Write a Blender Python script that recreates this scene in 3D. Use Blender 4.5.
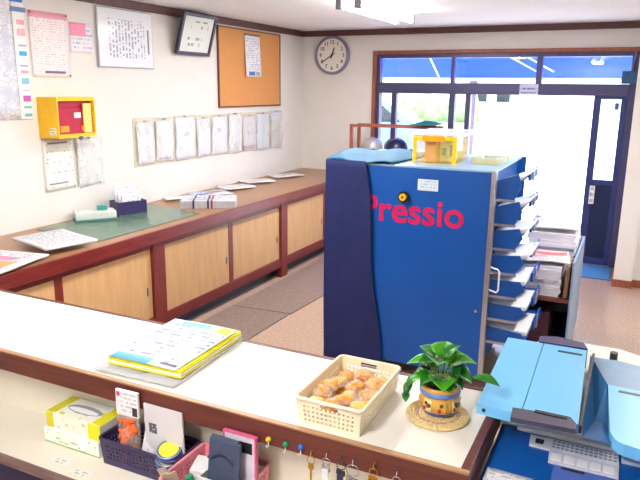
import bpy, bmesh, math, random
from mathutils import Vector, Matrix, Euler
random.seed(7)
for o in list(bpy.data.objects): bpy.data.objects.remove(o)
S = bpy.context.scene
C = S.collection

# ------------------------------------------------------------------ camera
cam = bpy.data.objects.new('camera', bpy.data.cameras.new('camera')); C.objects.link(cam)
yaw, pitch, roll, FPX = 0.450, -0.232, 0.011, 644.44
fw = Vector((-math.sin(yaw)*math.cos(pitch), math.cos(yaw)*math.cos(pitch), math.sin(pitch)))
r0 = Vector((math.cos(yaw), math.sin(yaw), 0)); u0 = r0.cross(fw)
rr = r0*math.cos(roll) + u0*math.sin(roll); uu = u0*math.cos(roll) - r0*math.sin(roll)
M3 = Matrix((rr, uu, -fw)).transposed()
cam.matrix_world = Matrix.Translation((3.772, -7.264, 1.818)) @ M3.to_4x4()
cam.data.sensor_width = 36; cam.data.lens = FPX*36/640; cam.data.clip_start = 0.05; cam.data.clip_end = 200
S.camera = cam

# ------------------------------------------------------------------ world, sun, exposure
W = bpy.data.worlds.new('world'); S.world = W; W.use_nodes = True
bg = W.node_tree.nodes['Background']
bg.inputs[0].default_value = (0.82, 0.90, 1.0, 1); bg.inputs[1].default_value = 4.2
sun = bpy.data.objects.new('sun', bpy.data.lights.new('sun', 'SUN')); C.objects.link(sun)
sun.data.energy = 13.0; sun.data.angle = 0.01; sun.data.color = (1, 0.96, 0.9)
sun.rotation_euler = (math.radians(-38), math.radians(28), 0)
S.view_settings.view_transform = 'Standard'; S.view_settings.look = 'None'
S.view_settings.gamma = 1.0; S.view_settings.exposure = 0.26; S.view_settings.use_curve_mapping = False
LAMP_W = 33.0          # watts of each fluorescent fitting

# ------------------------------------------------------------------ materials
def lin(c):
    f = lambda v: v/12.92 if v <= .04045 else ((v+.055)/1.055)**2.4
    return tuple(f(v/255.0) for v in c) + (1.0,)
_m = {}
def mat(name, rgb, rough=.5, metal=0, var=.08, scale=30, bump=0, spec=.5, trans=0, alpha=None, emit=0, coat=0, stretch=None):
    if name in _m: return _m[name]
    m = bpy.data.materials.new(name); m.use_nodes = True; _m[name] = m
    nt = m.node_tree; b = nt.nodes['Principled BSDF']
    b.inputs['Roughness'].default_value = rough; b.inputs['Metallic'].default_value = metal
    b.inputs['Specular IOR Level'].default_value = spec
    b.inputs['Transmission Weight'].default_value = trans; b.inputs['Coat Weight'].default_value = coat
    if alpha is not None: b.inputs['Alpha'].default_value = alpha
    c = lin(rgb)
    tc = nt.nodes.new('ShaderNodeTexCoord'); mp = nt.nodes.new('ShaderNodeMapping')
    nt.links.new(tc.outputs['Object'], mp.inputs[0])
    if stretch: mp.inputs['Scale'].default_value = stretch
    nz = nt.nodes.new('ShaderNodeTexNoise'); nz.inputs['Scale'].default_value = scale; nz.inputs['Detail'].default_value = 4
    nt.links.new(mp.outputs[0], nz.inputs['Vector'])
    rp = nt.nodes.new('ShaderNodeValToRGB')
    rp.color_ramp.elements[0].position = .3; rp.color_ramp.elements[1].position = .7
    rp.color_ramp.elements[0].color = tuple(max(0, v*(1-var)) for v in c[:3]) + (1,)
    rp.color_ramp.elements[1].color = tuple(min(1, v*(1+var)) for v in c[:3]) + (1,)
    nt.links.new(nz.outputs['Fac'], rp.inputs[0]); nt.links.new(rp.outputs[0], b.inputs['Base Color'])
    if bump:
        bp = nt.nodes.new('ShaderNodeBump'); bp.inputs['Strength'].default_value = bump; bp.inputs['Distance'].default_value = .01
        nt.links.new(nz.outputs['Fac'], bp.inputs['Height']); nt.links.new(bp.outputs[0], b.inputs['Normal'])
    if emit:
        b.inputs['Emission Color'].default_value = c; b.inputs['Emission Strength'].default_value = emit
    return m
def wood(name, rgb, rough=.4, var=.25, axis=2, scale=6, coat=0, fine=14):
    st = [fine]*3; st[axis] = 1.0
    return mat(name, rgb, rough, var=var, scale=scale, stretch=tuple(st), coat=coat)
def mathn(nt, op, a, b=None, c=None):
    n = nt.nodes.new('ShaderNodeMath'); n.operation = op
    for i, v in enumerate((a, b, c)):
        if v is None: continue
        if isinstance(v, (int, float)): n.inputs[i].default_value = v
        else: nt.links.new(v, n.inputs[i])
    return n.outputs[0]
def print_mat(name, paper, ink, rows=20, cols=30, flip=False, axes='xz', head=None, headfrac=.12, density=.5, rough=.5, blocks=None, margin=.07, spec=.5):
    """printed paper: rows of broken ink strokes, an optional coloured heading band, optional colour patches"""
    if name in _m: return _m[name]
    m = bpy.data.materials.new(name); m.use_nodes = True; _m[name] = m
    nt = m.node_tree; b = nt.nodes['Principled BSDF']; b.inputs['Roughness'].default_value = rough
    b.inputs['Specular IOR Level'].default_value = spec
    tc = nt.nodes.new('ShaderNodeTexCoord'); sp = nt.nodes.new('ShaderNodeSeparateXYZ')
    nt.links.new(tc.outputs['Generated'], sp.inputs[0])
    U = sp.outputs['xyz'.index(axes[0])]; V = sp.outputs['xyz'.index(axes[1])]
    A, B_ = (V, U) if flip else (U, V)          # strokes run along A, rows stack along B_
    rv = mathn(nt, 'MULTIPLY', B_, rows)
    fr = mathn(nt, 'FRACT', rv); fl = mathn(nt, 'FLOOR', rv)
    band = mathn(nt, 'LESS_THAN', fr, .5)
    cb = nt.nodes.new('ShaderNodeCombineXYZ')
    nt.links.new(mathn(nt, 'MULTIPLY', A, cols), cb.inputs[0]); nt.links.new(mathn(nt, 'MULTIPLY', fl, 7.31), cb.inputs[1])
    nz = nt.nodes.new('ShaderNodeTexNoise'); nz.inputs['Scale'].default_value = 1; nz.inputs['Detail'].default_value = 1
    nt.links.new(cb.outputs[0], nz.inputs['Vector'])
    st = mathn(nt, 'GREATER_THAN', nz.outputs['Fac'], 1-density)
    k = mathn(nt, 'MULTIPLY', band, st)
    for ax in (U, V):
        k = mathn(nt, 'MULTIPLY', k, mathn(nt, 'GREATER_THAN', ax, margin))
        k = mathn(nt, 'MULTIPLY', k, mathn(nt, 'LESS_THAN', ax, 1-margin))
    mx = nt.nodes.new('ShaderNodeMix'); mx.data_type = 'RGBA'
    mx.inputs[6].default_value = lin(paper); mx.inputs[7].default_value = lin(ink)
    nt.links.new(k, mx.inputs[0]); out = mx.outputs[2]
    def over(fac, col, out):
        m2 = nt.nodes.new('ShaderNodeMix'); m2.data_type = 'RGBA'; m2.inputs[7].default_value = lin(col)
        nt.links.new(fac, m2.inputs[0]); nt.links.new(out, m2.inputs[6]); return m2.outputs[2]
    if blocks:
        for (u0_, u1_, v0_, v1_, col) in blocks:
            f = mathn(nt, 'MULTIPLY', mathn(nt, 'GREATER_THAN', U, u0_), mathn(nt, 'LESS_THAN', U, u1_))
            f = mathn(nt, 'MULTIPLY', f, mathn(nt, 'GREATER_THAN', V, v0_))
            f = mathn(nt, 'MULTIPLY', f, mathn(nt, 'LESS_THAN', V, v1_))
            out = over(f, col, out)
    if head:
        out = over(mathn(nt, 'GREATER_THAN', V, 1-headfrac), head, out)
    nt.links.new(out, b.inputs['Base Color'])
    return m
def glass_mat(name, rgb, gloss=.08, rough=.02):
    if name in _m: return _m[name]
    m = bpy.data.materials.new(name); m.use_nodes = True; _m[name] = m
    nt = m.node_tree; out = nt.nodes['Material Output']; nt.nodes.remove(nt.nodes['Principled BSDF'])
    t = nt.nodes.new('ShaderNodeBsdfTransparent'); t.inputs[0].default_value = lin(rgb)
    g = nt.nodes.new('ShaderNodeBsdfGlossy'); g.inputs['Roughness'].default_value = rough
    x = nt.nodes.new('ShaderNodeMixShader'); x.inputs[0].default_value = gloss
    nt.links.new(t.outputs[0], x.inputs[1]); nt.links.new(g.outputs[0], x.inputs[2]); nt.links.new(x.outputs[0], out.inputs[0])
    return m
def film_mat(name, rgb, clear=.6, rough=.15):
    """thin crinkled plastic film: part see-through, part milky and glossy"""
    if name in _m: return _m[name]
    m = bpy.data.materials.new(name); m.use_nodes = True; _m[name] = m
    nt = m.node_tree; b = nt.nodes['Principled BSDF']; b.inputs['Base Color'].default_value = lin(rgb)
    b.inputs['Roughness'].default_value = rough; b.inputs['Alpha'].default_value = 1-clear
    tc = nt.nodes.new('ShaderNodeTexCoord'); nz = nt.nodes.new('ShaderNodeTexNoise'); nz.inputs['Scale'].default_value = 25
    nt.links.new(tc.outputs['Object'], nz.inputs['Vector'])
    bp = nt.nodes.new('ShaderNodeBump'); bp.inputs['Strength'].default_value = .6; bp.inputs['Distance'].default_value = .02
    nt.links.new(nz.outputs['Fac'], bp.inputs['Height']); nt.links.new(bp.outputs[0], b.inputs['Normal'])
    return m
def fabric_trans(name, rgb, w=.5):
    m = bpy.data.materials.new(name); m.use_nodes = True
    nt = m.node_tree; b = nt.nodes['Principled BSDF']; b.inputs['Base Color'].default_value = lin(rgb); b.inputs['Roughness'].default_value = .7
    t = nt.nodes.new('ShaderNodeBsdfTranslucent'); t.inputs[0].default_value = lin(rgb)
    x = nt.nodes.new('ShaderNodeMixShader'); x.inputs[0].default_value = w
    nt.links.new(b.outputs[0], x.inputs[1]); nt.links.new(t.outputs[0], x.inputs[2])
    nt.links.new(x.outputs[0], nt.nodes['Material Output'].inputs[0])
    return m

wallpaint = mat('wall_paint', (230, 226, 220), .8, var=.02, scale=4, bump=.03)
ceilpaint = mat('ceiling_paint', (236, 235, 236), .85, var=.02, scale=5)
trimwood = wood('dark_trim_wood', (92, 58, 56), .5, axis=1)
redwood = wood('dark_red_wood', (112, 34, 30), .32, var=.3, axis=1)
redwoodv = wood('dark_red_wood_upright', (116, 38, 32), .32, var=.3, axis=2)
tan_ply = wood('tan_plywood', (200, 158, 108), .45, var=.09, axis=2, scale=3, fine=7)
brown_top = wood('brown_counter_top', (158, 114, 76), .3, var=.12, axis=1, scale=4)
white_lam = mat('white_laminate', (228, 224, 213), .35, var=.015, scale=3)
lip_wood = wood('counter_lip_wood', (98, 46, 38), .4, var=.25, axis=0)
lip_edge = wood('counter_edge_wood', (168, 128, 92), .45, var=.2, axis=0)
cream_panel = mat('cream_panel', (232, 224, 208), .6, var=.02, scale=4)
frame_dark = mat('dark_aluminium_bloom', (74, 72, 108), .35, metal=.3, var=.06, scale=20)  # window bloom is put into this lighter, bluish frame colour
frame_wood = wood('orange_brown_wood', (150, 84, 62), .45, axis=2)
glass = glass_mat('window_glass', (247, 251, 252))
navy_pan = mat('navy_door_panel', (16, 34, 70), .3, var=.1, scale=6)
col_blue = mat('collator_blue', (2, 80, 166), .38, var=.07, scale=3)
col_top = mat('collator_top_glare', (150, 190, 220), .3, metal=.2, var=.06)  # glare on the cabinet top painted as pale blue
alu = mat('brushed_aluminium', (190, 192, 200), .3, metal=.8, var=.06)
tray_blue = mat('tray_blue_plastic', (6, 78, 160), .35, var=.06)
red_print = mat('crimson_print', (205, 16, 88), .45, var=.05)
navy_cloth_shaded = mat('navy_cloth_shaded', (18, 30, 88), .8, var=.15, scale=12, bump=.2)  # cover cloth: shade on its front put into the navy
teal_cloth_lit = mat('teal_cloth_lit', (18, 100, 136), .7, var=.12, scale=10, bump=.15)  # same cover cloth, its brightly lit top painted teal
white_paper = mat('white_paper', (240, 240, 240), .7, var=.015)
black_pl = mat('black_plastic', (22, 22, 26), .4, var=.1)
grey_pl = mat('grey_plastic', (96, 94, 112), .45, var=.06)
white_pl = mat('white_plastic', (235, 235, 235), .4, var=.015)
yellow_pl = mat('yellow_plastic', (246, 190, 8), .4, var=.04)
steel = mat('bright_steel', (200, 200, 205), .22, metal=1, var=.05)
brass = mat('brass', (205, 160, 70), .3, metal=1, var=.08)
copier_lt = mat('copier_light_blue', (112, 188, 236), .38, var=.02, scale=4)
copier_md = mat('copier_mid_blue', (54, 140, 204), .4, var=.04, scale=4)
copier_dk = mat('copier_dark_blue', (10, 84, 164), .35, var=.05, scale=4)
copier_cr = mat('copier_cream', (228, 220, 206), .5, var=.02)
dark_grey = mat('dark_grey_plastic', (70, 62, 80), .5, var=.06)

# ------------------------------------------------------------------ mesh helpers
def new_bm(): return bmesh.new()
def bbox(bm, x0, x1, y0, y1, z0, z1, bevel=0, seg=2, rot=None, piv=None):
    r = bmesh.ops.create_cube(bm, size=1)
    vs = r['verts']
    for v in vs:
        v.co = Vector(((x0+x1)/2+v.co.x*(x1-x0), (y0+y1)/2+v.co.y*(y1-y0), (z0+z1)/2+v.co.z*(z1-z0)))
    if bevel:
        es = list({e for v in vs for e in v.link_edges})
        rb = bmesh.ops.bevel(bm, geom=es, offset=bevel, segments=seg, profile=.6, affect='EDGES')
        vs = list({v for f in rb['faces'] for v in f.verts} | {v for v in vs if v.is_valid})
    if rot is not None:
        c = Vector(piv) if piv else Vector(((x0+x1)/2, (y0+y1)/2, (z0+z1)/2))
        bmesh.ops.rotate(bm, verts=vs, cent=c, matrix=Euler(rot).to_matrix())
    return bm
def bcyl(bm, p0, p1, r, r2=None, n=16, cap=True):
    p0, p1 = Vector(p0), Vector(p1); d = p1-p0
    q = d.to_track_quat('Z', 'Y')
    g = bmesh.ops.create_cone(bm, cap_ends=cap, segments=n, radius1=r, radius2=r if r2 is None else r2, depth=d.length)
    for v in g['verts']: v.co = (p0+p1)/2 + q @ v.co
    return bm
def blathe(bm, prof, n=32, c=(0, 0, 0)):
    rings = []
    for r, z in prof:
        rings.append([bm.verts.new((c[0]+r*math.cos(2*math.pi*i/n), c[1]+r*math.sin(2*math.pi*i/n), c[2]+z)) for i in range(n)])
    for a, b in zip(rings, rings[1:]):
        for i in range(n): bm.faces.new((a[i], a[(i+1) % n], b[(i+1) % n], b[i]))
    bm.faces.new(rings[0][::-1]); bm.faces.new(rings[-1])
    return bm
def btube(bm, pts, r, n=8, closed=False):
    pts = [Vector(p) for p in pts]; N = len(pts); rings = []
    prev = None
    for i, p in enumerate(pts):
        if closed: t = pts[(i+1) % N]-pts[i-1]
        else: t = pts[min(i+1, N-1)]-pts[max(i-1, 0)]
        t.normalize()
        if prev is None:
            a = t.orthogonal().normalized()
        else:
            a = prev - t*prev.dot(t); a.normalize()
        prev = a; b = t.cross(a)
        rad = r[i] if isinstance(r, (list, tuple)) else r
        rings.append([bm.verts.new(p + (a*math.cos(2*math.pi*k/n)+b*math.sin(2*math.pi*k/n))*rad) for k in range(n)])
    pr = list(zip(rings, rings[1:])) + ([(rings[-1], rings[0])] if closed else [])
    for A, B_ in pr:
        for k in range(n): bm.faces.new((A[k], A[(k+1) % n], B_[(k+1) % n], B_[k]))
    if not closed:
        bm.faces.new(rings[0][::-1]); bm.faces.new(rings[-1])
    return bm
def bprism(bm, poly, lo, hi, axis='z'):
    """poly in the plane across the axis: z->(x,y)  y->(x,z)  x->(y,z)"""
    f = {'z': lambda p, h: (p[0], p[1], h), 'y': lambda p, h: (p[0], h, p[1]), 'x': lambda p, h: (h, p[0], p[1])}[axis]
    a = [bm.verts.new(f(p, lo)) for p in poly]; b = [bm.verts.new(f(p, hi)) for p in poly]
    n = len(poly); bm.faces.new(a); bm.faces.new(b[::-1])
    for i in range(n): bm.faces.new((a[i], b[i], b[(i+1) % n], a[(i+1) % n]))
    bmesh.ops.recalc_face_normals(bm, faces=bm.faces)
    return bm
def bgrid(bm, nx, ny, fn, skip=None, thick=0):
    """surface through fn(u,v); thick gives it a real thickness along the normals"""
    V = [[bm.verts.new(fn(i/nx, j/ny)) for j in range(ny+1)] for i in range(nx+1)]
    fs = []
    for i in range(nx):
        for j in range(ny):
            if skip and skip(i, j): continue
            fs.append(bm.faces.new((V[i][j], V[i+1][j], V[i+1][j+1], V[i][j+1])))
    loose = [v for row in V for v in row if not v.link_faces]
    bmesh.ops.delete(bm, geom=loose, context='VERTS')
    if thick:
        bm.normal_update()
        bmesh.ops.solidify(bm, geom=fs, thickness=thick)
    return bm
def worldloc(o):
    p = Vector((0, 0, 0))
    while o: p = p + o.location; o = o.parent
    return p
def mk(name, bm, m, parent=None, smooth=False, world=False, loc=None, rot=None):
    if world and parent: bmesh.ops.translate(bm, verts=bm.verts, vec=-worldloc(parent))
    bmesh.ops.recalc_face_normals(bm, faces=bm.faces)
    me = bpy.data.meshes.new(name); bm.to_mesh(me); bm.free()
    me.materials.append(m)
    if smooth:
        for p in me.polygons: p.use_smooth = True
    o = bpy.data.objects.new(name, me); C.objects.link(o); o.parent = parent
    if loc: o.location = loc
    if rot: o.rotation_euler = rot
    return o
def tag(o, label, cat, group=None, kind=None):
    o['label'] = label; o['category'] = cat
    if group: o['group'] = group
    if kind: o['kind'] = kind
    return o
def thing(name, label, cat, loc=(0, 0, 0), rz=0, group=None, rot=None):
    o = bpy.data.objects.new(name, None); C.objects.link(o); o.empty_display_size = .05
    o.location = loc; o.rotation_euler = rot if rot else (0, 0, rz)
    return tag(o, label, cat, group)
def struct(name, bm, m, label=None, parent=None):
    o = mk(name, bm, m, parent)
    if not parent:
        o['kind'] = 'structure'
        if label: o['label'] = label
    return o
def B(*a, **k): return bbox(new_bm(), *a, **k)
def text(name, s, size, m, parent, loc, rot, ext=.0008, align='CENTER', world=False, bold=0, shear=0):
    cu = bpy.data.curves.new(name, 'FONT'); cu.body = s; cu.size = size; cu.extrude = ext; cu.align_x = align; cu.align_y = 'CENTER'
    cu.offset = bold; cu.shear = shear; cu.resolution_u = 4
    t = bpy.data.objects.new(name, cu); C.objects.link(t)
    dg = bpy.context.evaluated_depsgraph_get(); dg.update()
    me = bpy.data.meshes.new_from_object(t.evaluated_get(dg)); bpy.data.objects.remove(t)
    me.materials.clear(); me.materials.append(m)
    o = bpy.data.objects.new(name, me); C.objects.link(o); o.parent = parent
    o.location = Vector(loc)-worldloc(parent) if (world and parent) else Vector(loc)
    o.rotation_euler = rot
    return o
FRONT = (math.pi/2, 0, 0)     # lettering upright, facing -y

# ================================================================== SETTING
H = 2.45
floor_m = mat('speckled_linoleum', (182, 154, 134), .2, var=.22, scale=55, spec=.6)
struct('floor', B(-.1, 6, -8.4, .12, -.1, 0), floor_m, 'tan speckled linoleum floor')
struct('ceiling', B(-.1, 6, -8.4, .12, H+.03, H+.12), ceilpaint, 'off-white painted ceiling')
struct('wall_left', B(-.1, 0, -8.4, .12, 0, H+.03), wallpaint, 'cream painted wall')
wb = new_bm()
bbox(wb, 0, .95, 0, .12, 0, H+.03); bbox(wb, .95, 3.74, 0, .12, 2.215, H+.03); bbox(wb, .95, 2.07, 0, .12, 0, .7)
bbox(wb, 3.74, 6, 0, .12, 0, H+.03)
struct('wall_back', wb, wallpaint, 'cream painted wall above the glazed entrance')
struct('wall_right', B(5.9, 6, -8.4, 0, 0, H+.03), wallpaint)
struct('wall_rear', B(0, 5.9, -8.4, -8.3, 0, H+.03), wallpaint)
wp = new_bm(); bbox(wp, 3.725, 3.885, -.72, 0, .07, H+.03); bbox(wp, 3.885, 5.9, -.66, 0, .07, H+.03)
struct('wall_stub_right', wp, wallpaint, 'pale wall end standing beside the entrance door')
bs = new_bm(); bbox(bs, 3.715, 3.885, -.735, 0, 0, .07); bbox(bs, 3.885, 5.9, -.672, 0, 0, .07)
struct('baseboard_right', bs, frame_wood, 'orange wood skirting of the wall end')
struct('trim_1', B(0, .03, -8.3, 0, H-.035, H+.03, bevel=.005), trimwood, 'dark wood cornice along the left wall')
struct('trim_2', B(.03, 5.9, -.03, 0, H-.035, H+.03, bevel=.005), trimwood, 'dark wood cornice along the back wall')
seams = [(2.02, -2.35, 2.02, -.95)]

# ---- window 1: whole fixed glazing on the back wall
def frame_part(name, parent, boxes, m):
    bm = new_bm()
    for b_ in boxes: bbox(bm, *b_, bevel=.004)
    return mk(name, bm, m, parent)
win = bpy.data.objects.new('window_1', None); C.objects.link(win); win['kind'] = 'structure'; win['label'] = 'dark framed window band with a row of transom lights'
frame_part('wooden_casing', win, [(.93, .975, -.03, .12, .68, 2.24)], frame_wood)
frame_part('wooden_casing', win, [(.975, 3.74, -.03, .12, 2.2, 2.24)], frame_wood)
frame_part('frame', win, [(.975, 1.015, 0, .1, .7, 2.2)], frame_dark)
frame_part('frame', win, [(1.015, 3.72, 0, .1, 2.155, 2.2)], frame_dark)
frame_part('frame', win, [(3.655, 3.72, 0, .1, 0, 2.155)], frame_dark)
frame_part('transom_bar', win, [(1.015, 3.655, -.02, .1, 1.765, 1.885)], frame_dark)
frame_part('mullion', win, [(1.845, 1.885, .01, .09, 1.885, 2.155)], frame_dark)
frame_part('mullion', win, [(2.755, 2.815, .01, .09, 1.885, 2.155)], frame_dark)
for a, b_ in ((1.015, 1.845), (1.885, 2.755), (2.815, 3.655)):
    mk('pane', B(a, b_, .045, .051, 1.885, 2.155), glass, win)
frame_part('mullion', win, [(1.165, 1.225, .0, .07, .7, 1.765)], frame_dark)
frame_part('mullion', win, [(1.845, 1.91, .0, .09, .7, 1.765)], frame_dark)
frame_part('mullion', win, [(2.03, 2.085, .0, .09, 0, 1.765)], frame_dark)
frame_part('window_sill', win, [(.975, 2.03, -.02, .1, .68, .72)], frame_dark)
for a, b_ in ((1.015, 1.165), (1.225, 1.845), (1.91, 2.03)):
    mk('pane', B(a, b_, .035, .041, .72, 1.765), glass, win)
# ---- door 1: sliding leaf standing at the right of the opening
dr = bpy.data.objects.new('door_1', None); C.objects.link(dr); dr['kind'] = 'structure'; dr['label'] = 'sliding entrance door with dark lower panel and glass above'
door_blue = mat('door_stile_blue_grey', (50, 58, 110), .35, metal=.2, var=.05)
frame_part('stile', dr, [(3.345, 3.415, .01, .06, .0, 1.765)], door_blue)
frame_part('stile', dr, [(3.6, 3.655, .01, .06, .0, 1.765)], door_blue)
frame_part('rail', dr, [(3.415, 3.6, .01, .06, .86, .915)], door_blue)
frame_part('rail', dr, [(3.415, 3.6, .01, .06, 1.735, 1.765)], door_blue)
frame_part('rail', dr, [(3.415, 3.6, .01, .06, 0, .08)], door_blue)
mk('lower_panel', B(3.415, 3.6, .022, .048, .08, .86), navy_pan, dr)
mk('pane', B(3.415, 3.6, .03, .036, .915, 1.735), glass, dr)
sg = mk('door_label', B(3.395, 3.445, .004, .0098, .66, .85), white_pl, dr); sg['label'] = 'white sticker with upright lettering'
for i, ch in enumerate('自動扉'):
    text('lettering', ch, .045, grey_pl, sg, (3.42, .0035, .82-.065*i), FRONT)
st = mk('sticker', B(3.545, 3.585, .024, .03, 1.63, 1.7), mat('sticker_blue', (60, 100, 200), .5), dr)
struct('threshold_rail', B(2.07, 3.66, -.02, .1, 0, .012), alu, 'metal sliding door track').name = 'trim_3'
# header notice
hn = thing('notice_plate', 'small pale notice plate fixed to the bar over the entrance', 'sign', (2.70, -.022, 1.765))
mk('plate', B(-.095, .095, -.004, 0, 0, .115, bevel=.002), mat('pale_plate', (205, 208, 235), .5), hn)
mk('print', B(-.075, .075, -.0052, -.0042, .058, .092), print_mat('plate_print', (205, 208, 235), (90, 90, 130), 1, 7, density=.55, margin=0), hn)
mk('print', B(-.08, .08, -.0052, -.0042, .02, .042), print_mat('plate_print2', (205, 208, 235), (110, 105, 160), 1, 18, density=.6, margin=0), hn)
# door closer / sensor box at the upper right corner
sb = thing('motion_sensor', 'teal blue sensor box in the upper corner of the entrance frame', 'sensor', (3.64, -.022, 1.885))
mk('housing', B(-.06, .10, -.07, 0, .002, .125, bevel=.012), mat('teal_housing', (40, 84, 120), .5), sb)
mk('cable', btube(new_bm(), [(.03, -.03, .125), (.028, -.03, .2), (.05, -.02, .27), (.045, -.015, .31)], .012), grey_pl, sb)
# blue poster beyond the wall end
bp_ = thing('wall_poster', 'blue poster hung on the wall beyond the pale wall end', 'poster', (4.15, -.664, .72))
mk('sheet', B(-.22, .22, -.006, 0, 0, .80), mat('poster_blue', (40, 110, 170), .5, var=.2, scale=6), bp_)
mk('border', B(-.23, .23, -.008, -.002, .8, .82), white_pl, bp_)

# ================================================================== OUTSIDE
ground_m = mat('bright_concrete', (226, 222, 216), .8, var=.06, scale=2)
o = struct('ground', B(-40, 40, .12, 70, -.14, -.02), ground_m, 'bright concrete forecourt'); 
aw = thing('awning', 'blue fabric awning stretched outside above the entrance', 'awning', (2.3, .14, 1.9))
awf = fabric_trans('awning_fabric', (44, 112, 250), .6)
nx = 24
bm = bgrid(new_bm(), nx, 6, lambda u, v: (-1.2+u*7.4, .16+v*1.55, 2.78-.80*v-.03*math.sin(v*math.pi)), thick=.006)
mk('canopy', bm, awf, aw, world=True)
mk('front_bar', btube(new_bm(), [(-1.2, 1.72, 1.965), (6.2, 1.72, 1.965)], .02), white_pl, aw, world=True)
for x in (-.6, 1.25, 5.4):
    mk('rafter', btube(new_bm(), [(x, .16, 2.72), (x, 1.72, 1.95)], .012), white_pl, aw, world=True)
for x in (2.55, 2.75):
    mk('strut', btube(new_bm(), [(x, 1.55, 2.05), (x-.42, 1.0, 2.30)], .014), white_pl, aw, world=True)
pst = thing('awning_post', 'grey pink steel post carrying the awning outside', 'post', (1.72, 1.72, -.02))
mk('shaft', B(-.05, .05, -.05, .05, 0, 1.955, bevel=.006), mat('grey_pink_steel', (150, 138, 146), .5), pst)
mk('foot_plate', B(-.1, .1, -.1, .1, 0, .02), mat('grey_pink_steel', (150, 138, 146), .5), pst)
# parked car glimpsed through the narrow pane
car = thing('parked_car', 'pale blue parked car seen through the narrow left pane', 'car', (-3.1, 9.0, -.02), rz=.15)
cp = [(-2.0, .35), (-2.05, .8), (-1.3, .95), (-.7, 1.5), (1.0, 1.52), (1.7, 1.0), (2.1, .9), (2.1, .35)]
mk('body', bprism(new_bm(), cp, -.8, .8, 'y'), mat('car_paint', (120, 150, 190), .25, var=.03, coat=.5), car)
for s in (-1, 1):
    for x in (-1.3, 1.3):
        mk('wheel', bcyl(new_bm(), (x, s*.62, .32), (x, s*.82, .32), .32, n=20), black_pl, car)
    mk('side_window', bprism(new_bm(), [(-1.1, 1.0), (-.62, 1.42), (.9, 1.44), (1.4, 1.02)], s*.8-.01, s*.8+.01, 'y'), mat('car_glass', (30, 40, 55), .1), car)
# far hedge, field and low buildings
leafy = mat('far_hedge', (150, 172, 130), .8, var=.35, scale=3)
fld = struct('field', B(-30, 2, 16, 40, -.02, .0), mat('pale_green_field', (190, 204, 160), .9, var=.2, scale=.5), 'pale green field beyond the forecourt'); fld['kind'] = 'structure'
def hedge(x, y, w, h, label):
    bm = bgrid(new_bm(), 26, 10, lambda u, v: (x-w/2+u*w, y+math.cos(v*math.pi)*.8, -.02+math.sin(v*math.pi)*h*(.85+.15*math.sin(u*19)+.08*random.random())), thick=.05)
    tag(mk('hedge', bm, leafy, None, True), label, 'hedge', 'far hedges')
hedge(-10.5, 30, 12, 1.5, 'low trimmed green hedge behind the field')
wh = thing('far_building', 'white low building standing beyond the field outside', 'building', (-4.6, 34, -.02))
mk('wall', B(-1.8, 1.8, 0, 4, 0, 3.2), white_pl, wh); mk('roof', B(-2.0, 2.0, -.2, 4.2, 3.2, 3.45), grey_pl, wh)
for x in (-1, .4):
    mk('window', B(x, x+.8, -.03, .02, 1.1, 2.2), mat('car_glass', (30, 40, 55), .1), wh)

# ================================================================== LAMPS (one visible fluorescent fitting, three unseen ones added for light)
tube_m = mat('lit_tube', (255, 252, 245), .3, var=0, emit=26)
def lamp_fitting(x, y, label, L=1.28):
    t = thing('fluorescent_lamp', label, 'ceiling lamp', (x, y, H+.03), group='twin tube ceiling lamps')
    mk('housing', bprism(new_bm(), [(-.05, -.001), (-.05, -.035), (.05, -.035), (.05, -.001)], -L/2, L/2, 'y'), white_pl, t)
    mk('reflector', bprism(new_bm(), [(-.05, -.03), (-.13, -.006), (-.13, -.001), (-.05, -.02)], -L/2, L/2, 'y'), white_pl, t)
    mk('reflector', bprism(new_bm(), [(.05, -.03), (.13, -.006), (.13, -.001), (.05, -.02)], -L/2, L/2, 'y'), white_pl, t)
    for sx in (-.075, .075):
        mk('tube', bcyl(new_bm(), (sx, -L/2+.03, -.075), (sx, L/2-.03, -.075), .016, n=12), tube_m, t)
        for sy in (-1, 1):
            mk('lamp_socket', B(sx-.022, sx+.022, sy*(L/2-.015)-.02, sy*(L/2-.015)+.02, -.10, -.005, bevel=.006), mat('socket_grey', (150, 150, 160), .5), t)
    ld = bpy.data.lights.new('fluorescent_light', 'AREA'); ld.shape = 'RECTANGLE'; ld.size = .2; ld.size_y = L-.1
    ld.energy = LAMP_W; ld.color = (1, .99, .99)
    lo = bpy.data.objects.new('fluorescent_light', ld); C.objects.link(lo); lo.parent = t; lo.location = (0, 0, -.105)
lamp_fitting(1.78, -2.08, 'twin tube ceiling lamp above the blue collating machine')
lamp_fitting(1.74, -4.6, 'added unseen twin tube ceiling lamp above the aisle between the two counters')  # unseen fitting, added for general room light
lamp_fitting(4.2, -3.2, 'added unseen twin tube ceiling lamp above the entrance aisle')  # another fitting added out of view for room light
lamp_fitting(2.9, -7.35, 'added unseen twin tube ceiling lamp behind the white front counter')  # unseen fitting added to brighten the shelf and near lip

# ================================================================== FLOOR MATS
mat_br = mat('brown_mat', (132, 112, 102), .8, var=.15, scale=40, bump=.2)
def floor_mat(label, poly):
    o = mk('floor_mat', bprism(new_bm(), poly, .001, .008, 'z'), mat_br); tag(o, label, 'mat', 'brown mats beside the long counter')
floor_mat('brown runner mat in front of the long counter, nearer the white counter', [(.84, -4.9), (1.36, -4.9), (1.37, -2.86), (.84, -2.9)])
floor_mat('brown runner mat in front of the long counter, nearer the back wall', [(.84, -2.885), (1.38, -2.845), (1.48, -.6), (.84, -.6)])
o = mk('floor_mat', B(3.40, 3.69, -.55, -.04, .001, .012, bevel=.003), mat('blue_mat', (60, 120, 160), .8, var=.15, scale=30)); tag(o, 'teal blue doormat just inside the entrance door', 'mat')

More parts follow.
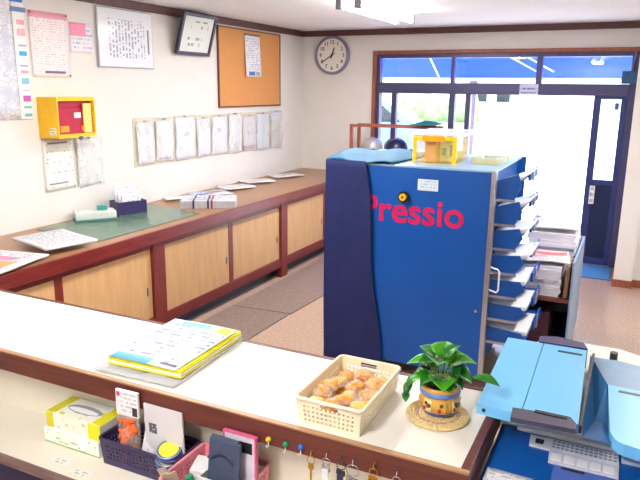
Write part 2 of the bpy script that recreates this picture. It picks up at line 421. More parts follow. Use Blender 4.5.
# ================================================================== LONG LEFT COUNTER
top = thing('counter_top', 'long brown worktop with dark red edge along the left wall', 'counter', (.41, -2.8, .745))
mk('slab', B(0.002, .795, -5.5, -.002, .745, .825), brown_top, top, world=True)
mk('edge_strip', B(.795, .82, -5.5, -.002, .738, .826, bevel=.005), redwood, top, world=True)
def base_unit(y0, y1, label):
    t = thing('base_cabinet', label, 'cabinet', (.4, (y0+y1)/2, 0), group='base cabinets under the long worktop')
    a, b_ = y0+.002, y1-.002
    bm = new_bm(); bbox(bm, .01, .72, a, b_, .1, .12); bbox(bm, .01, .03, a, b_, .12, .742); bbox(bm, .03, .75, a, a+.02, .12, .742); bbox(bm, .03, .75, b_-.02, b_, .12, .742)
    mk('carcass', bm, tan_ply, t, world=True)
    mk('plinth', B(.05, .7, a, b_, 0, .1), black_pl, t, world=True)
    mk('bottom_rail', B(.72, .79, a, b_, .105, .19, bevel=.004), redwood, t, world=True)
    mk('top_rail', B(.75, .785, a, b_, .70, .742), redwood, t, world=True)
    mk('post', B(.74, .797, b_-.12, b_, .02 if False else .0, .738, bevel=.004), redwoodv, t, world=True)
    mk('post', B(.74, .79, a, a+.012, .19, .738), redwoodv, t, world=True)
    m_ = (y0+y1)/2-.045
    mk('centre_stile', B(.752, .782, m_-.03, m_+.03, .19, .70), redwoodv, t, world=True)
    d = mk('sliding_door', B(.764, .778, a+.012, m_-.025, .19, .70, bevel=.002), tan_ply, t, world=True)
    mk('finger_pull', B(.776, .7815, m_-.075, m_-.06, .36, .42, bevel=.002), grey_pl, d, world=True)
    d = mk('sliding_door', B(.758, .772, m_+.025, b_-.12, .19, .70, bevel=.002), tan_ply, t, world=True)
    mk('finger_pull', B(.770, .7755, b_-.175, b_-.16, .36, .42, bevel=.002), grey_pl, d, world=True)
base_unit(-5.5, -3.69, 'tan sliding-door base cabinet under the green desk mat and newspapers')
base_unit(-3.69, -1.84, 'tan sliding-door base cabinet under the bundled magazines')
base_unit(-1.84, -.004, 'tan sliding-door base cabinet at the end by the back wall')

# ---- things on it
gm = mk('desk_mat', bprism(new_bm(), [(.06, -4.16), (.70, -4.22), (.70, -3.12), (.06, -3.0)], .8265, .8295), mat('green_vinyl', (88, 118, 96), .25, var=.06, scale=5)); tag(gm, 'dark green desk mat lying on the brown worktop', 'desk mat')
news_m = print_mat('newsprint', (222, 222, 226), (120, 120, 134), 22, 30, axes='xy', density=.55)
news_c = print_mat('newsprint_colour', (226, 222, 226), (120, 110, 130), 18, 30, axes='xy', density=.55, blocks=[(.15, .85, .2, .5, (236, 150, 90)), (.3, .7, .55, .75, (190, 120, 160))])
news_r = print_mat('newsprint_red', (232, 226, 228), (150, 140, 150), 14, 26, axes='xy', density=.5, blocks=[(.05, .95, .62, .9, (226, 110, 120)), (.1, .5, .3, .45, (226, 140, 150))])
def lying_sheet(name, label, cat, cx, cy, z, w, d, rz, m, thick=.004, curl=.006, group=None, n=8, seed=0):
    R = random.Random(seed or int(cx*1000)+int(-cy*977))
    ph = R.random()*6
    def f(u, v): return ((u-.5)*w, (v-.5)*d, curl*(1+math.sin(u*4+ph)*math.cos(v*5+ph))*.5)
    bm = bgrid(new_bm(), n, n, lambda u, v: (lambda p: (p[0], p[1], p[2]+thick))(f(u, v)), thick=-thick*.95)
    o = mk(name, bm, m, None, True, loc=(cx, cy, z), rot=(0, 0, rz)); return tag(o, label, cat, group)
lying_sheet('newspaper', 'colour-printed newspaper at the near end of the brown worktop', 'newspaper', .62, -4.90, .827, .36, .40, .2, news_c, .012)
lying_sheet('newspaper', 'grey folded newspaper overlapping the green desk mat', 'newspaper', .54, -4.43, .8425, .44, .34, -.25, news_m, .016)
sp_ = thing('stamp_box', 'pale grey stamp box with a teal cap on the green mat', 'box', (.16, -3.70, .8295), rz=.95)
mk('base', B(-.15, .15, -.08, .08, 0, .014, bevel=.003), mat('teal_dark_base', (70, 120, 120), .4), sp_)
mk('lid', B(-.145, .145, -.075, .075, .014, .07, bevel=.008), mat('pale_grey_lid', (214, 222, 216), .4), sp_)
mk('cap', B(.02, .09, -.03, .03, .07, .105, bevel=.008), mat('teal_cap', (50, 160, 150), .4), sp_)
# dark card basket
cb_ = thing('card_box', 'dark violet open box holding upright cards on the worktop', 'box', (.18, -3.36, .8295), rz=1.2)
vio = mat('dark_violet_plastic', (56, 48, 96), .35, var=.08)
mk('floor', B(-.12, .12, -.08, .08, 0, .006), vio, cb_)
for s in (-1, 1):
    mk('wall', B(-.12, .12, s*.077-.003, s*.077+.003, .006, .1, bevel=.001), vio, cb_)
    mk('wall', B(s*.117-.003, s*.117+.003, -.074, .074, .006, .1, bevel=.001), vio, cb_)
tilt = (0.0, -.12, 1.2)
for i, (dy, hgt, lab) in enumerate(((.03, .21, 'tall white card standing at the rear of the dark violet box'), (-.01, .17, 'white card standing in the middle of the dark violet box'), (-.045, .14, 'short white card standing at the front of the dark violet box'))):
    v = Vector((.18, -3.36, 0)) + Matrix.Rotation(1.2, 3, 'Z') @ Vector((0, dy, 0))
    o = mk('card', B(-.09+.01*i, .09, -.006, .006, 0, hgt, bevel=.002), print_mat('card_print%d' % i, (236, 236, 244), (180, 180, 200), 8, 12), None, loc=(v.x, v.y, .836), rot=(-.1, 0, 1.2)); tag(o, lab, 'card', 'cards in the dark violet box')
# bundled magazine stack
mg = thing('magazine_bundle', 'strapped bundle of grey magazines at the worktop edge', 'magazines', (.55, -2.78, .827), rz=.55)
mgm = print_mat('magazine_edge', (206, 206, 212), (120, 118, 132), 9, 60, density=.5, margin=0)
for i in range(5):
    mk('magazine', B(-.23+.004*(i % 2), .23-.003*(i % 3), -.15, .15, i*.0125, i*.0125+.0115, bevel=.002), mgm, mg)
mk('cover', B(-.225, .225, -.145, .145, .0625, .064), print_mat('mag_cover', (214, 216, 222), (140, 140, 160), 8, 14, axes='xy'), mg)
for x, m_ in ((-.12, mat('strap_dark', (40, 50, 80), .5)), (.03, mat('strap_red', (150, 50, 70), .5)), (.0, mat('strap_dark', (40, 50, 80), .5))):
    mk('strap', B(x-.008, x+.008, -.153, .153, -.0005, .066), m_, mg)
fl = [(.11, -2.70, .3, 'thin white leaflet lying behind the magazine bundle', white_paper, .20, .15), (.22, -2.33, .5, 'blue and white brochure on the worktop beside the magazine bundle', print_mat('brochure', (224, 230, 240), (100, 120, 160), 10, 14, axes='xy', blocks=[(.1, .5, .2, .6, (80, 130, 190)), (.55, .9, .5, .85, (190, 120, 110))]), .36, .26),
      (.20, -1.86, .55, 'dark-edged clipboard sheet, second from the back wall side pair', print_mat('clip1', (232, 230, 232), (150, 150, 165), 14, 18, axes='xy'), .34, .24), (.17, -1.40, .5, 'printed sheet lying between two clipboards on the worktop', print_mat('clip2', (236, 234, 236), (160, 160, 175), 12, 18, axes='xy'), .34, .22), (.20, -.84, .45, 'printed sheet lying closest to the back wall on the worktop', print_mat('clip3', (236, 234, 236), (170, 165, 175), 12, 16, axes='xy'), .36, .24)]
fl[2] = fl[2][:3] + ('printed sheet lying beside the blue and white brochure',) + fl[2][4:]
fl[3] = fl[3][:3] + ('printed sheet lying below the cork board on the worktop',) + fl[3][4:]
for x, y, rz, lab, m_, w, d in fl:
    lying_sheet('leaflet', lab, 'paper', x+.02, y, .827, w, d, rz+.6, m_, .008, .01, 'loose sheets on the brown worktop')

# ================================================================== LEFT WALL THINGS (front view: local x = world +y, local z up, facing +x)
LW = math.pi/2
def wall_sheet(name, label, cat, y0, y1, z0, z1, m, group=None, thick=.003, curl=.006, off=.002, rot=0, pins=None, pull=None):
    w, h = y1-y0, z1-z0
    t = thing(name, label, cat, (off, (y0+y1)/2, z0), LW, group)
    ph = (y0*7.7) % 6.28
    bm = bgrid(new_bm(), 8, 10, lambda u, v: ((u-.5)*w, -thick-curl*(1-v)*(.5+.5*math.sin(u*5+ph)), v*h), thick=thick*.9)
    mk('sheet', bm, m, t, True)
    if pins:
        for px_, pz in pins:
            mk('pin', bcyl(new_bm(), (px_*w, .0, pz*h), (px_*w, -.012, pz*h), .007, .005, 10), pins_m, t)
    return t
pins_m = mat('pin_grey', (120, 118, 130), .4)
# map
mapm = bpy.data.materials.new('street_map'); mapm.use_nodes = True
nt = mapm.node_tree; b = nt.nodes['Principled BSDF']; b.inputs['Roughness'].default_value = .4
tc = nt.nodes.new('ShaderNodeTexCoord'); vo = nt.nodes.new('ShaderNodeTexVoronoi'); vo.feature = 'DISTANCE_TO_EDGE'; vo.inputs['Scale'].default_value = 28
nt.links.new(tc.outputs['Object'], vo.inputs['Vector'])
nz = nt.nodes.new('ShaderNodeTexNoise'); nz.inputs['Scale'].default_value = 9; nt.links.new(tc.outputs['Object'], nz.inputs['Vector'])
rp = nt.nodes.new('ShaderNodeValToRGB'); cr = rp.color_ramp
cr.elements[0].color = lin((196, 206, 222)); cr.elements[1].color = lin((236, 232, 236)); cr.elements[0].position = .35; cr.elements[1].position = .6
nt.links.new(nz.outputs['Fac'], rp.inputs[0])
mx = nt.nodes.new('ShaderNodeMix'); mx.data_type = 'RGBA'; mx.inputs[6].default_value = lin((198, 203, 217))
nt.links.new(mathn(nt, 'GREATER_THAN', vo.outputs['Distance'], .06), mx.inputs[0]); nt.links.new(rp.outputs[0], mx.inputs[7]); nt.links.new(mx.outputs[2], b.inputs['Base Color'])
mpt = wall_sheet('wall_map', 'large pale street map with coloured labels down its edge', 'map', -4.75, -4.055, 1.585, 2.42, mapm, curl=.004)
mk('white_border', B(.25, .345, -.0095, -.0072, .005, .83), white_paper, mpt)
chips = [(.76, (60, 130, 210), .10, .05), (.70, (110, 130, 180), .12, .03), (.62, (246, 170, 180), .06, .03), (.55, (244, 180, 190), .06, .045), (.48, (180, 170, 200), .06, .012), (.42, (60, 170, 220), .06, .03), (.35, (180, 160, 215), .06, .012), (.305, (240, 160, 175), .06, .02), (.235, (130, 195, 215), .06, .04), (.19, (190, 180, 190), .05, .008), (.12, (190, 90, 180), .06, .04), (.075, (110, 195, 200), .06, .015), (-.0+.02, (110, 190, 200), .06, .02)]
for i, (z, c, w, h_) in enumerate(chips):
    mk('colour_label', B(.31-w/2 if w < .1 else .24, .31+w/2 if w < .1 else .24+w, -.0112, -.0096, z, z+h_), mat('map_label%d' % i, c, .5), mpt)
pp = wall_sheet('notice_sheet', 'white notice with a pink heading pinned beside the map', 'notice', -4.02, -3.68, 1.87, 2.31, print_mat('pink_notice', (244, 234, 234), (216, 196, 200), 26, 30, head=(246, 176, 190), headfrac=.10, blocks=[(.3, .85, .06, .10, (120, 90, 130))]), pins=[(-.46, .97), (.46, .97), (.46, .03)], curl=.004)
wall_sheet('notice_sheet', 'small pink and white slip beside the pink headed notice', 'notice', -3.67, -3.45, 2.05, 2.265, print_mat('pink_slip', (238, 232, 236), (180, 190, 220), 7, 16, head=None, blocks=[(.02, .72, .55, .98, (246, 150, 180)), (.72, .98, .55, .62, (150, 190, 220))]), curl=.004)
# glossy white text plate
pl = thing('text_plate', 'glossy white framed board of upright printed text', 'framed text', (.004, -3.095, 1.955), LW)
mk('backing', B(-.315, .315, -.016, 0, 0, .45, bevel=.004), mat('plate_edge', (176, 178, 190), .4), pl)
mk('printed_sheet', B(-.305, .305, -.0185, -.0162, .01, .44), print_mat('plate_text', (240, 242, 248), (168, 172, 190), 17, 22, flip=True, density=.5, margin=.16, rough=.12, blocks=[(.9, .93, .25, .7, (120, 124, 140))]), pl)
mk('hanging_hook', bcyl(new_bm(), (0, 0, .47), (0, -.02, .47), .012, n=10), brass, pl)
# framed certificate leaning out at the top
ce = thing('certificate_frame', 'dark framed certificate hung slanting forward near the ceiling', 'framed picture', (.03, -2.27, 2.10), rot=(0, 0, 0))
ce.rotation_euler = Euler((.30, 0, LW), 'XYZ')
fm = mat('dark_frame', (44, 36, 66), .35)
fwid, fh = .50, .37
for nm, bx in (('frame_rail', (-fwid/2, fwid/2, -.03, 0, 0, .03)), ('frame_rail', (-fwid/2, fwid/2, -.03, 0, fh-.03, fh)), ('frame_stile', (-fwid/2, -fwid/2+.03, -.03, 0, .03, fh-.03)), ('frame_stile', (fwid/2-.03, fwid/2, -.03, 0, .03, fh-.03))):
    mk(nm, B(*bx, bevel=.004), fm, ce)
mk('certificate', B(-fwid/2+.03, fwid/2-.03, -.016, -.006, .03, fh-.03), print_mat('certificate_print', (228, 232, 226), (150, 150, 150), 6, 9, density=.42, margin=.12), ce)
mk('backing', B(-fwid/2+.01, fwid/2-.01, -.006, -.001, .01, fh-.01), grey_pl, ce)
mk('cord', btube(new_bm(), [(-.15, .0, fh-.05), (0, .10, fh-.02), (.15, .0, fh-.05)], .003, 6), grey_pl, ce)
# cork board
ck = thing('cork_board', 'orange tan cork board with a thin dark frame', 'cork board', (.002, -1.205, 1.612), LW)
cork_m = mat('cork', (214, 150, 88), .85, var=.1, scale=90, bump=.15)
mk('panel', B(-.605, .605, -.014, 0, .012, .775), cork_m, ck)
for bx in ((-.617, .617, -.02, 0, 0, .014), (-.617, .617, -.02, 0, .773, .787), (-.617, -.603, -.02, 0, .014, .773), (.603, .617, -.02, 0, .014, .773)):
    mk('frame_strip', B(*bx, bevel=.002), wood('cork_frame', (116, 70, 52), .5, axis=0), ck)
cl = wall_sheet('wall_calendar', 'narrow printed calendar hanging on the cork board', 'calendar', -1.345, -1.05, 1.925, 2.35, print_mat('calendar_print', (236, 236, 242), (186, 190, 206), 18, 9, flip=False, density=.5, blocks=[(.2, .65, .03, .12, (60, 120, 190)), (.7, .92, .03, .12, (150, 170, 180))]), off=.019, curl=.02, thick=.006)
mk('top_binding', B(-.148, .148, -.012, 0, .415, .43), mat('binding_grey', (90, 84, 100), .4), cl)
# yellow wall box
yb = thing('wall_box', 'yellow wall box with a recessed red front', 'box', (.002, -3.835, 1.455), LW)
D = .19; w2 = .175; hh = .28
for nm, bx in (('side_panel', (-w2, -w2+.012, -D, 0, 0, hh)), ('side_panel', (w2-.012, w2, -D, 0, 0, hh)), ('top_panel', (-w2+.012, w2-.012, -D, 0, hh-.026, hh)), ('bottom_panel', (-w2+.012, w2-.012, -D, 0, 0, .026))):
    mk(nm, B(*bx, bevel=.002), yellow_pl, yb)
mk('back_panel', B(-w2+.012, w2-.012, -.02, -.0, .026, hh-.026), mat('deep_red', (172, 2, 52), .4), yb)
mk('red_front', B(-w2+.013, w2-.013, -D+.028, -.02, .027, hh-.075), mat('deep_red', (172, 2, 52), .4), yb)
mk('red_front', B(-w2+.013, w2-.013, -D+.034, -.02, hh-.072, hh-.027), mat('deep_red', (172, 2, 52), .4), yb)
mk('white_label', B(.0, .06, -D+.0245, -D+.0278, .135, .172, bevel=.001), white_pl, yb)
mk('orange_label', B(-.13, -.055, -D+.0245, -D+.0278, .04, .082, bevel=.001), mat('orange_label', (246, 150, 20), .4), yb)
mk('orange_label', B(.06, .1, -D+.0245, -D+.0278, .045, .08, bevel=.001), mat('orange_label', (246, 150, 20), .4), yb)
mk('instruction_strip', B(.075, .145, -D+.010, -D+.024, .03, .235, bevel=.002), print_mat('strip_print', (250, 226, 130), (190, 160, 90), 5, 20, flip=True), yb)
mk('side_label', B(-w2-.001, -w2+.0005, -D+.02, -D+.085, .02, .07), print_mat('sidelab', (232, 224, 190), (150, 140, 120), 3, 6, axes='yz'), yb)
mk('latch', bcyl(new_bm(), (.02, -D-.012, -.004), (.02, -D+.005, -.004), .014, n=12), grey_pl, yb)
# sheets below the yellow box
wall_sheet('notice_sheet', 'white printed sheet hanging under the yellow wall box', 'notice', -3.995, -3.715, 1.065, 1.44, print_mat('under_box', (240, 236, 228), (186, 180, 176), 15, 14, density=.4, head=None, blocks=[(.15, .8, .9, .93, (120, 110, 120)), (.1, .75, .12, .15, (140, 130, 130))]))
film = film_mat('clear_film', (244, 244, 246), .72)
def bag(y0, y1, z0, z1, label, group, inner, off=.002):
    w, h = y1-y0, z1-z0
    t = thing('plastic_sleeve', label, 'plastic sleeve', (off, (y0+y1)/2, z0), LW, group)
    R = random.Random(int(abs(y0)*1000))
    p1, p2, p3 = R.random()*6, R.random()*6, R.uniform(3, 7)
    f = lambda u, v: ((u-.5)*w*.94, -.006-.012*(math.sin(v*math.pi)**.5)*(.6+.4*math.sin(u*p3+v*4+p1)), .02*h+v*h*.92)
    mk('papers', bgrid(new_bm(), 10, 12, f, thick=.003), inner, t, True)
    g = lambda u, v: ((u-.5)*w, -.014-.018*(max(0, math.sin(v*math.pi))**.5)*(.6+.4*math.sin(u*p3+v*4+p1))-.008*math.sin(u*13+v*7+p2)*math.sin(v*5+p1), v*h+.008*math.sin(u*3+p2)*(1-v))
    mk('film', bgrid(new_bm(), 16, 18, g, thick=.0006), film, t, True)
    mk('pin', bcyl(new_bm(), (0, 0, h*.98), (0, -.03, h*.98), .006, n=8), pins_m, t)
    return t
bag(-3.70, -3.44, 1.06, 1.435, 'crinkled clear sleeve of papers hanging under the yellow box', None, print_mat('sleeve_in0', (242, 240, 234), (222, 220, 214), 9, 10, density=.35))
# the row of sleeves on a backing sheet
bk = mk('backing_strip', B(0, 2.53, -.003, 0, 0, .41), mat('beige_card', (214, 204, 182), .7, var=.03), None, loc=(.001, -3.065, 1.145), rot=(0, 0, LW)); tag(bk, 'long beige card strip behind the row of plastic sleeves', 'card strip')
ys = [-3.05, -2.81, -2.545, -2.22, -1.98, -1.68, -1.415, -1.135, -.83, -.555]
tints = [((238, 240, 246), (208, 210, 220), None), ((242, 240, 238), (190, 186, 196), [(.1, .9, .04, .09, (150, 130, 170))]), ((240, 240, 242), (200, 200, 210), [(.4, .7, .55, .65, (150, 150, 170))]), ((240, 241, 244), (206, 206, 214), None), ((234, 238, 246), (196, 204, 222), [(.3, .6, .6, .72, (140, 170, 220))]), ((240, 242, 240), (210, 216, 210), [(.3, .8, .05, .14, (180, 220, 190))]), ((226, 224, 222), (190, 186, 190), [(.0, 1, .04, .16, (190, 110, 120))]), ((228, 238, 248), (176, 200, 230), None), ((210, 208, 192), (200, 198, 184), [(.0, 1, .8, 1, (220, 232, 246))])]
descr = ['at the newspaper end of the row', 'with a purple line along its foot', 'with a grey block of print', 'fourth along the row from the newspapers', 'with a blue mark in the middle', 'with a green tint at its foot', 'with a red band along its foot', 'with pale blue printed papers', 'nearly empty with a pale blue header']
for i in range(9):
    pb_, ik, bl = tints[i]
    zb = 1.165 - .004*i
    bag(ys[i]+.012, ys[i+1]-.012, zb, 1.545+.012*((i*7) % 3-1), 'clear plastic sleeve of papers on the wall, '+descr[i], 'plastic sleeves on the wall strip', print_mat('sleeve_in%d' % (i+1), pb_, tuple(int((a+b2)/2) for a, b2 in zip(pb_, ik)), 11, 11, density=.36, blocks=bl), off=.005)

# ================================================================== WALL CLOCK
ckx, ckz = .415, 2.195
k = thing('wall_clock', 'round white wall clock with a grey rim', 'clock', (ckx, -.002, ckz))
prof = [(.0, 0), (.215, 0), (.222, .02), (.222, .05), (.212, .062), (.196, .062), (.192, .04), (0.0, .04)]
bm = blathe(new_bm(), [(max(r, .001), z) for r, z in prof], 48); bmesh.ops.rotate(bm, verts=bm.verts, cent=(0, 0, 0), matrix=Euler((math.pi/2, 0, 0)).to_matrix())
mk('rim', bm, mat('clock_rim', (132, 132, 158), .4, metal=.2), k, True)
mk('dial', bcyl(new_bm(), (0, -.04, 0), (0, -.044, 0), .191, n=48), mat('dial_cream', (238, 232, 222), .5, var=.01), k)
num_m = mat('numeral_brown', (88, 70, 66), .5)
for h_ in range(1, 13):
    a = math.radians(90-30*h_)
    for q, dg_ in enumerate(str(h_)):
        dx = (q-.5)*.030 if h_ > 9 else 0
        text('numeral', dg_, .062, num_m, k, (.148*math.cos(a)+dx, -.0448, .148*math.sin(a)), FRONT, bold=.001)
def hand(ang, L, wd, z):
    a = math.radians(90-ang); d = Vector((math.cos(a), 0, math.sin(a))); n = Vector((-d.z, 0, d.x))
    bm = new_bm(); poly = [-d*.04+n*wd, -d*.04-n*wd, d*L*.75-n*wd, d*L, d*L*.75+n*wd]
    bprism(bm, [(p.x, p.z) for p in poly], z, z-.002, 'y'); return bm
mk('hour_hand', hand(20, .105, .008, -.046), black_pl, k); mk('minute_hand', hand(238, .165, .006, -.049), black_pl, k)
mk('second_hand', hand(62, .07, .002, -.052), grey_pl, k); mk('hub', bcyl(new_bm(), (0, -.044, 0), (0, -.055, 0), .012), black_pl, k)

# ================================================================== RACK WITH HELMETS
rk = thing('coat_rack', 'wooden rail rack standing under the window', 'rack', (1.4, -.42, 0))
for x, y in ((.92, -.36), (.92, -.58), (1.88, -.36), (1.88, -.58)):
    mk('post', B(x-.018, x+.018, y-.018, y+.018, 0, 1.43, bevel=.003), frame_wood, rk, world=True)
for y in (-.36, -.58): mk('rail', B(.9, 1.9, y-.012, y+.012, 1.405, 1.43, bevel=.003), frame_wood, rk, world=True)
for x in (.92, 1.88): mk('end_rail', B(x-.015, x+.015, -.57, -.37, 1.39, 1.415), frame_wood, rk, world=True)
mk('shelf', B(.9, 1.9, -.6, -.34, 1.09, 1.11), frame_wood, rk, world=True)
def helmet(x, y, z, m, label):
    t = thing('helmet', label, 'helmet', (x, y, z), group='helmets on the rack')
    bm = blathe(new_bm(), [(.125, 0), (.132, .03), (.128, .08), (.11, .125), (.075, .155), (.035, .168), (.002, .17)], 28)
    mk('shell', bm, m, t, True)
    mk('brim', btube(new_bm(), [(.132*math.cos(a)*1.02, .132*math.sin(a)*1.02-.012*(math.sin(a) < -.3), .008) for a in [i*math.pi/14 for i in range(28)]], .008, 6, True), m, t, True)
    mk('ridge', btube(new_bm(), [(0, .125*math.cos(a), .015+.158*math.sin(a)) for a in [.2+i*.27 for i in range(11)]], .006, 6), m, t, True)
helmet(1.125, -.46, 1.111, mat('silver_shell', (176, 174, 178), .3, metal=.3), 'silver safety helmet on the rack')
helmet(1.41, -.46, 1.111, mat('navy_shell', (24, 28, 66), .3), 'dark navy safety helmet on the rack')
bm = bgrid(new_bm(), 14, 6, lambda u, v: (1.62+u*.26, -.66+v*.4, 1.4445+.035*math.sin(u*math.pi)*math.sin(v*math.pi)+.002*math.sin(u*9)), thick=-.008)
tag(mk('folded_cloth', bm, mat('dark_teal_cloth', (20, 96, 110), .8, var=.15, scale=15), None, True), 'dark teal cap folded over the rack rail', 'cap')

# ================================================================== BLUE COLLATOR
X0, X1, Y0, Y1, ZT = 2.035, 3.085, -3.545, -2.62, 1.368
co = thing('collating_machine', 'tall blue collating machine with stepped paper trays', 'machine', ((X0+X1)/2, (Y0+Y1)/2, 0))
mk('front_panel', B(X0, X1-.028, Y0, Y0+.03, .09, ZT-.012, bevel=.004), col_blue, co, world=True)
mk('body', B(X0+.01, X1-.05, Y0+.03, Y1, .09, ZT-.012), col_blue, co, world=True)
mk('base', B(X0+.05, X1-.08, Y0+.05, Y1-.05, .04, .09), black_pl, co, world=True)
for x in (X0+.1, X1-.15):
    for y in (Y0+.1, Y1-.1):
        mk('castor', bcyl(new_bm(), (x-.02, y, .03), (x+.02, y, .03), .03, n=14), black_pl, co, world=True)
mk('top_plate', B(X0, X1-.005, Y0, Y1, ZT-.012, ZT, bevel=.003), col_top, co, world=True)
mk('edge_trim', B(X1-.028, X1, Y0-.003, Y0+.04, .09, ZT-.004, bevel=.003), alu, co, world=True)
mk('back_wing', B(X1-.05, X1+.02, Y1, Y1+.03, .25, ZT, bevel=.003), col_blue, co, world=True)
mk('side_face', B(X1-.05, X1-.035, Y0+.04, Y1, .25, ZT-.012), mat('side_blue', (20, 84, 160), .4), co, world=True)
# lettering: baseline follows the panel
lt = text('lettering', 'Pressio', .226, red_print, co, (2.588, Y0-.0015, 1.085), (math.pi/2, 0, 0), ext=.001, world=True, bold=.004)
lt['label'] = 'crimson lettering Pressio'
kb = mk('lock_knob', bcyl(new_bm(), (2.541, Y0, 1.178), (2.541, Y0-.02, 1.178), .034, n=24), black_pl, co, world=True)
mk('yellow_cap', bcyl(new_bm(), (2.541, Y0-.02, 1.178), (2.541, Y0-.032, 1.178), .022, n=20), yellow_pl, kb, world=True)
mk('key_slot', bcyl(new_bm(), (2.541, Y0-.032, 1.178), (2.541, Y0-.034, 1.178), .007, n=12), black_pl, kb, world=True)
mk('sticker', B(2.625, 2.75, Y0-.0025, Y0-.0002, 1.225, 1.293), print_mat('machine_sticker', (210, 226, 238), (160, 190, 215), 4, 14, density=.5), co, world=True)
mk('screw', bcyl(new_bm(), (3.02, Y0, .52), (3.02, Y0-.006, .52), .008, n=10), alu, co, world=True)
mk('wire_handle', btube(new_bm(), [(X1-.004, Y0+.02, .80), (X1+.05, Y0-.02, .80), (X1+.06, Y0-.02, .785), (X1+.06, Y0-.02, .675), (X1+.05, Y0-.02, .66), (X1-.004, Y0+.02, .66)], .005, 8), white_pl, co, world=True)
names = ['topmost', 'second', 'third', 'fourth', 'fifth', 'sixth', 'lowest']
ns = 7
for i in range(ns):
    zi = 1.235-.145*i                    # height of the tray's inner edge
    L = .135+.016*i                      # reach outwards
    rise = .075-.010*i
    ya, yb_ = Y0+.05, Y0+.58
    tr = mk('paper_tray', bprism(new_bm(), [(X1-.034, zi), (X1+L, zi+rise), (X1+L, zi+rise+.008), (X1-.034, zi+.008)], ya, yb_, 'y'), tray_blue, co, world=True)
    mk('end_panel', bprism(new_bm(), [(X1-.03, zi-.03), (X1+L*.75, zi-.03), (X1+L, zi+rise*.7), (X1+L*.86, zi+rise+.045-.003*i), (X1-.03, zi+.06)], ya-.012, ya, 'y'), tray_blue, tr, world=True)
    mk('outer_lip', bprism(new_bm(), [(X1+L, zi+rise-.02), (X1+L+.014, zi+rise-.02), (X1+L+.014, zi+rise+.035), (X1+L, zi+rise+.035)], ya+.22, yb_, 'y'), tray_blue, tr, world=True)
    mk('support_rail', B(X1-.03, X1+L*.8, ya-.016, ya-.004, zi-.045, zi-.03), alu, tr, world=True)
    mk('paper_stop', B(X1+L+.014, X1+L+.02, ya+.3, ya+.36, zi+rise-.03, zi+rise+.05), alu, tr, world=True)
    ps = mk('paper_stack', bprism(new_bm(), [(X1-.02, zi+.011), (X1+L-.003, zi+rise+.011), (X1+L+(.035 if i < 4 else -.003), zi+rise+.032+(.012 if i < 4 else 0)), (X1-.02, zi+.042)], ya+.02, yb_-.14, 'y'), white_paper)
    if i < 4: pass
    tag(ps, 'white paper stack lying in the %s tray of the collating machine' % names[i], 'paper stack', 'paper stacks in the collator trays')
# dust cover
dc = thing('dust_cover', 'dark navy cloth cover draped over the side of the collating machine', 'cloth cover', (2.2, Y0, ZT))
def drape(u, v):
    wx = .272 + .14*v + .012*math.sin(v*9)
    return (X0-.012+u*wx, Y0-.014-.012*(1-v*.3)*(.5+.5*math.sin(u*7+v*2)), ZT+.012-v*(ZT-.03))
mk('front_drape', bgrid(new_bm(), 20, 30, drape, thick=.004), navy_cloth_shaded, dc, True, world=True)
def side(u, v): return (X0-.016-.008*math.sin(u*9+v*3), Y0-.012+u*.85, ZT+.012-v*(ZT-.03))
mk('side_drape', bgrid(new_bm(), 20, 24, side, thick=.004), navy_cloth_shaded, dc, True, world=True)
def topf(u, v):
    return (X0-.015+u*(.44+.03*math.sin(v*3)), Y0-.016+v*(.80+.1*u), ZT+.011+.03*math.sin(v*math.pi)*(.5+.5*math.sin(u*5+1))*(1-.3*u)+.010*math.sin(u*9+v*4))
mk('top_fold', bgrid(new_bm(), 22, 22, topf, thick=.006), teal_cloth_lit, dc, True, world=True)
# yellow tote on top
tt = thing('plastic_tote', 'yellow translucent tote with a clear lid on the collating machine', 'storage box', (2.655, -3.16, ZT+.001), rz=.04)
ty = film_mat('yellow_translucent', (250, 206, 20), .80, .25)
TW, TD, TH = .132, .2, .168
mk('floor', B(-TW+.01, TW-.01, -TD+.01, TD-.01, 0, .006), ty, tt)
mk('front_wall', B(-TW, TW, -TD, -TD+.006, .0, TH, bevel=.002), ty, tt); mk('back_wall', B(-TW, TW, TD-.006, TD, 0, TH, bevel=.002), ty, tt)
for s in (-1, 1): mk('side_wall', B(s*(TW-.003)-.003, s*(TW-.003)+.003, -TD+.006, TD-.006, 0, TH, bevel=.001), ty, tt)
yr = mat('yellow_rim', (250, 200, 10), .35)
mk('rim', B(-TW-.006, TW+.006, -TD-.008, -TD, TH-.03, TH-.004, bevel=.003), yr, tt)
for s in (-1, 1): mk('corner_rib', B(s*(TW-.008)-.012, s*(TW-.008)+.012, -TD-.006, -TD+.002, 0, TH-.03, bevel=.003), yr, tt)
mk('latch', B(-.075, .06, -TD-.02, -TD-.008, TH-.035, TH+.004, bevel=.004), mat('orange_latch', (246, 160, 10), .4), tt)
clr = film_mat('clear_lid', (236, 238, 244), .35, .2)
mk('lid', B(-TW-.012, TW+.05, -TD-.012, TD+.03, TH, TH+.022, bevel=.006), clr, tt)
tz = ZT+.008
o = mk('carton', B(-.035, .035, -.04, .04, 0, .13, bevel=.002), mat('pink_brown_carton', (222, 150, 130), .7), None, loc=(2.63, -3.30, tz)); tag(o, 'pink brown carton inside the yellow tote', 'carton')
o = mk('picture_pack', B(-.058, .048, -.012, .012, 0, .12, bevel=.003), print_mat('pack_print', (228, 238, 220), (120, 180, 190), 5, 6, density=.4, blocks=[(.15, .42, .3, .7, (70, 170, 180)), (.6, .85, .3, .85, (60, 140, 200))]), None, loc=(2.73, -3.26, tz)); tag(o, 'white and teal picture pack inside the yellow tote', 'package')
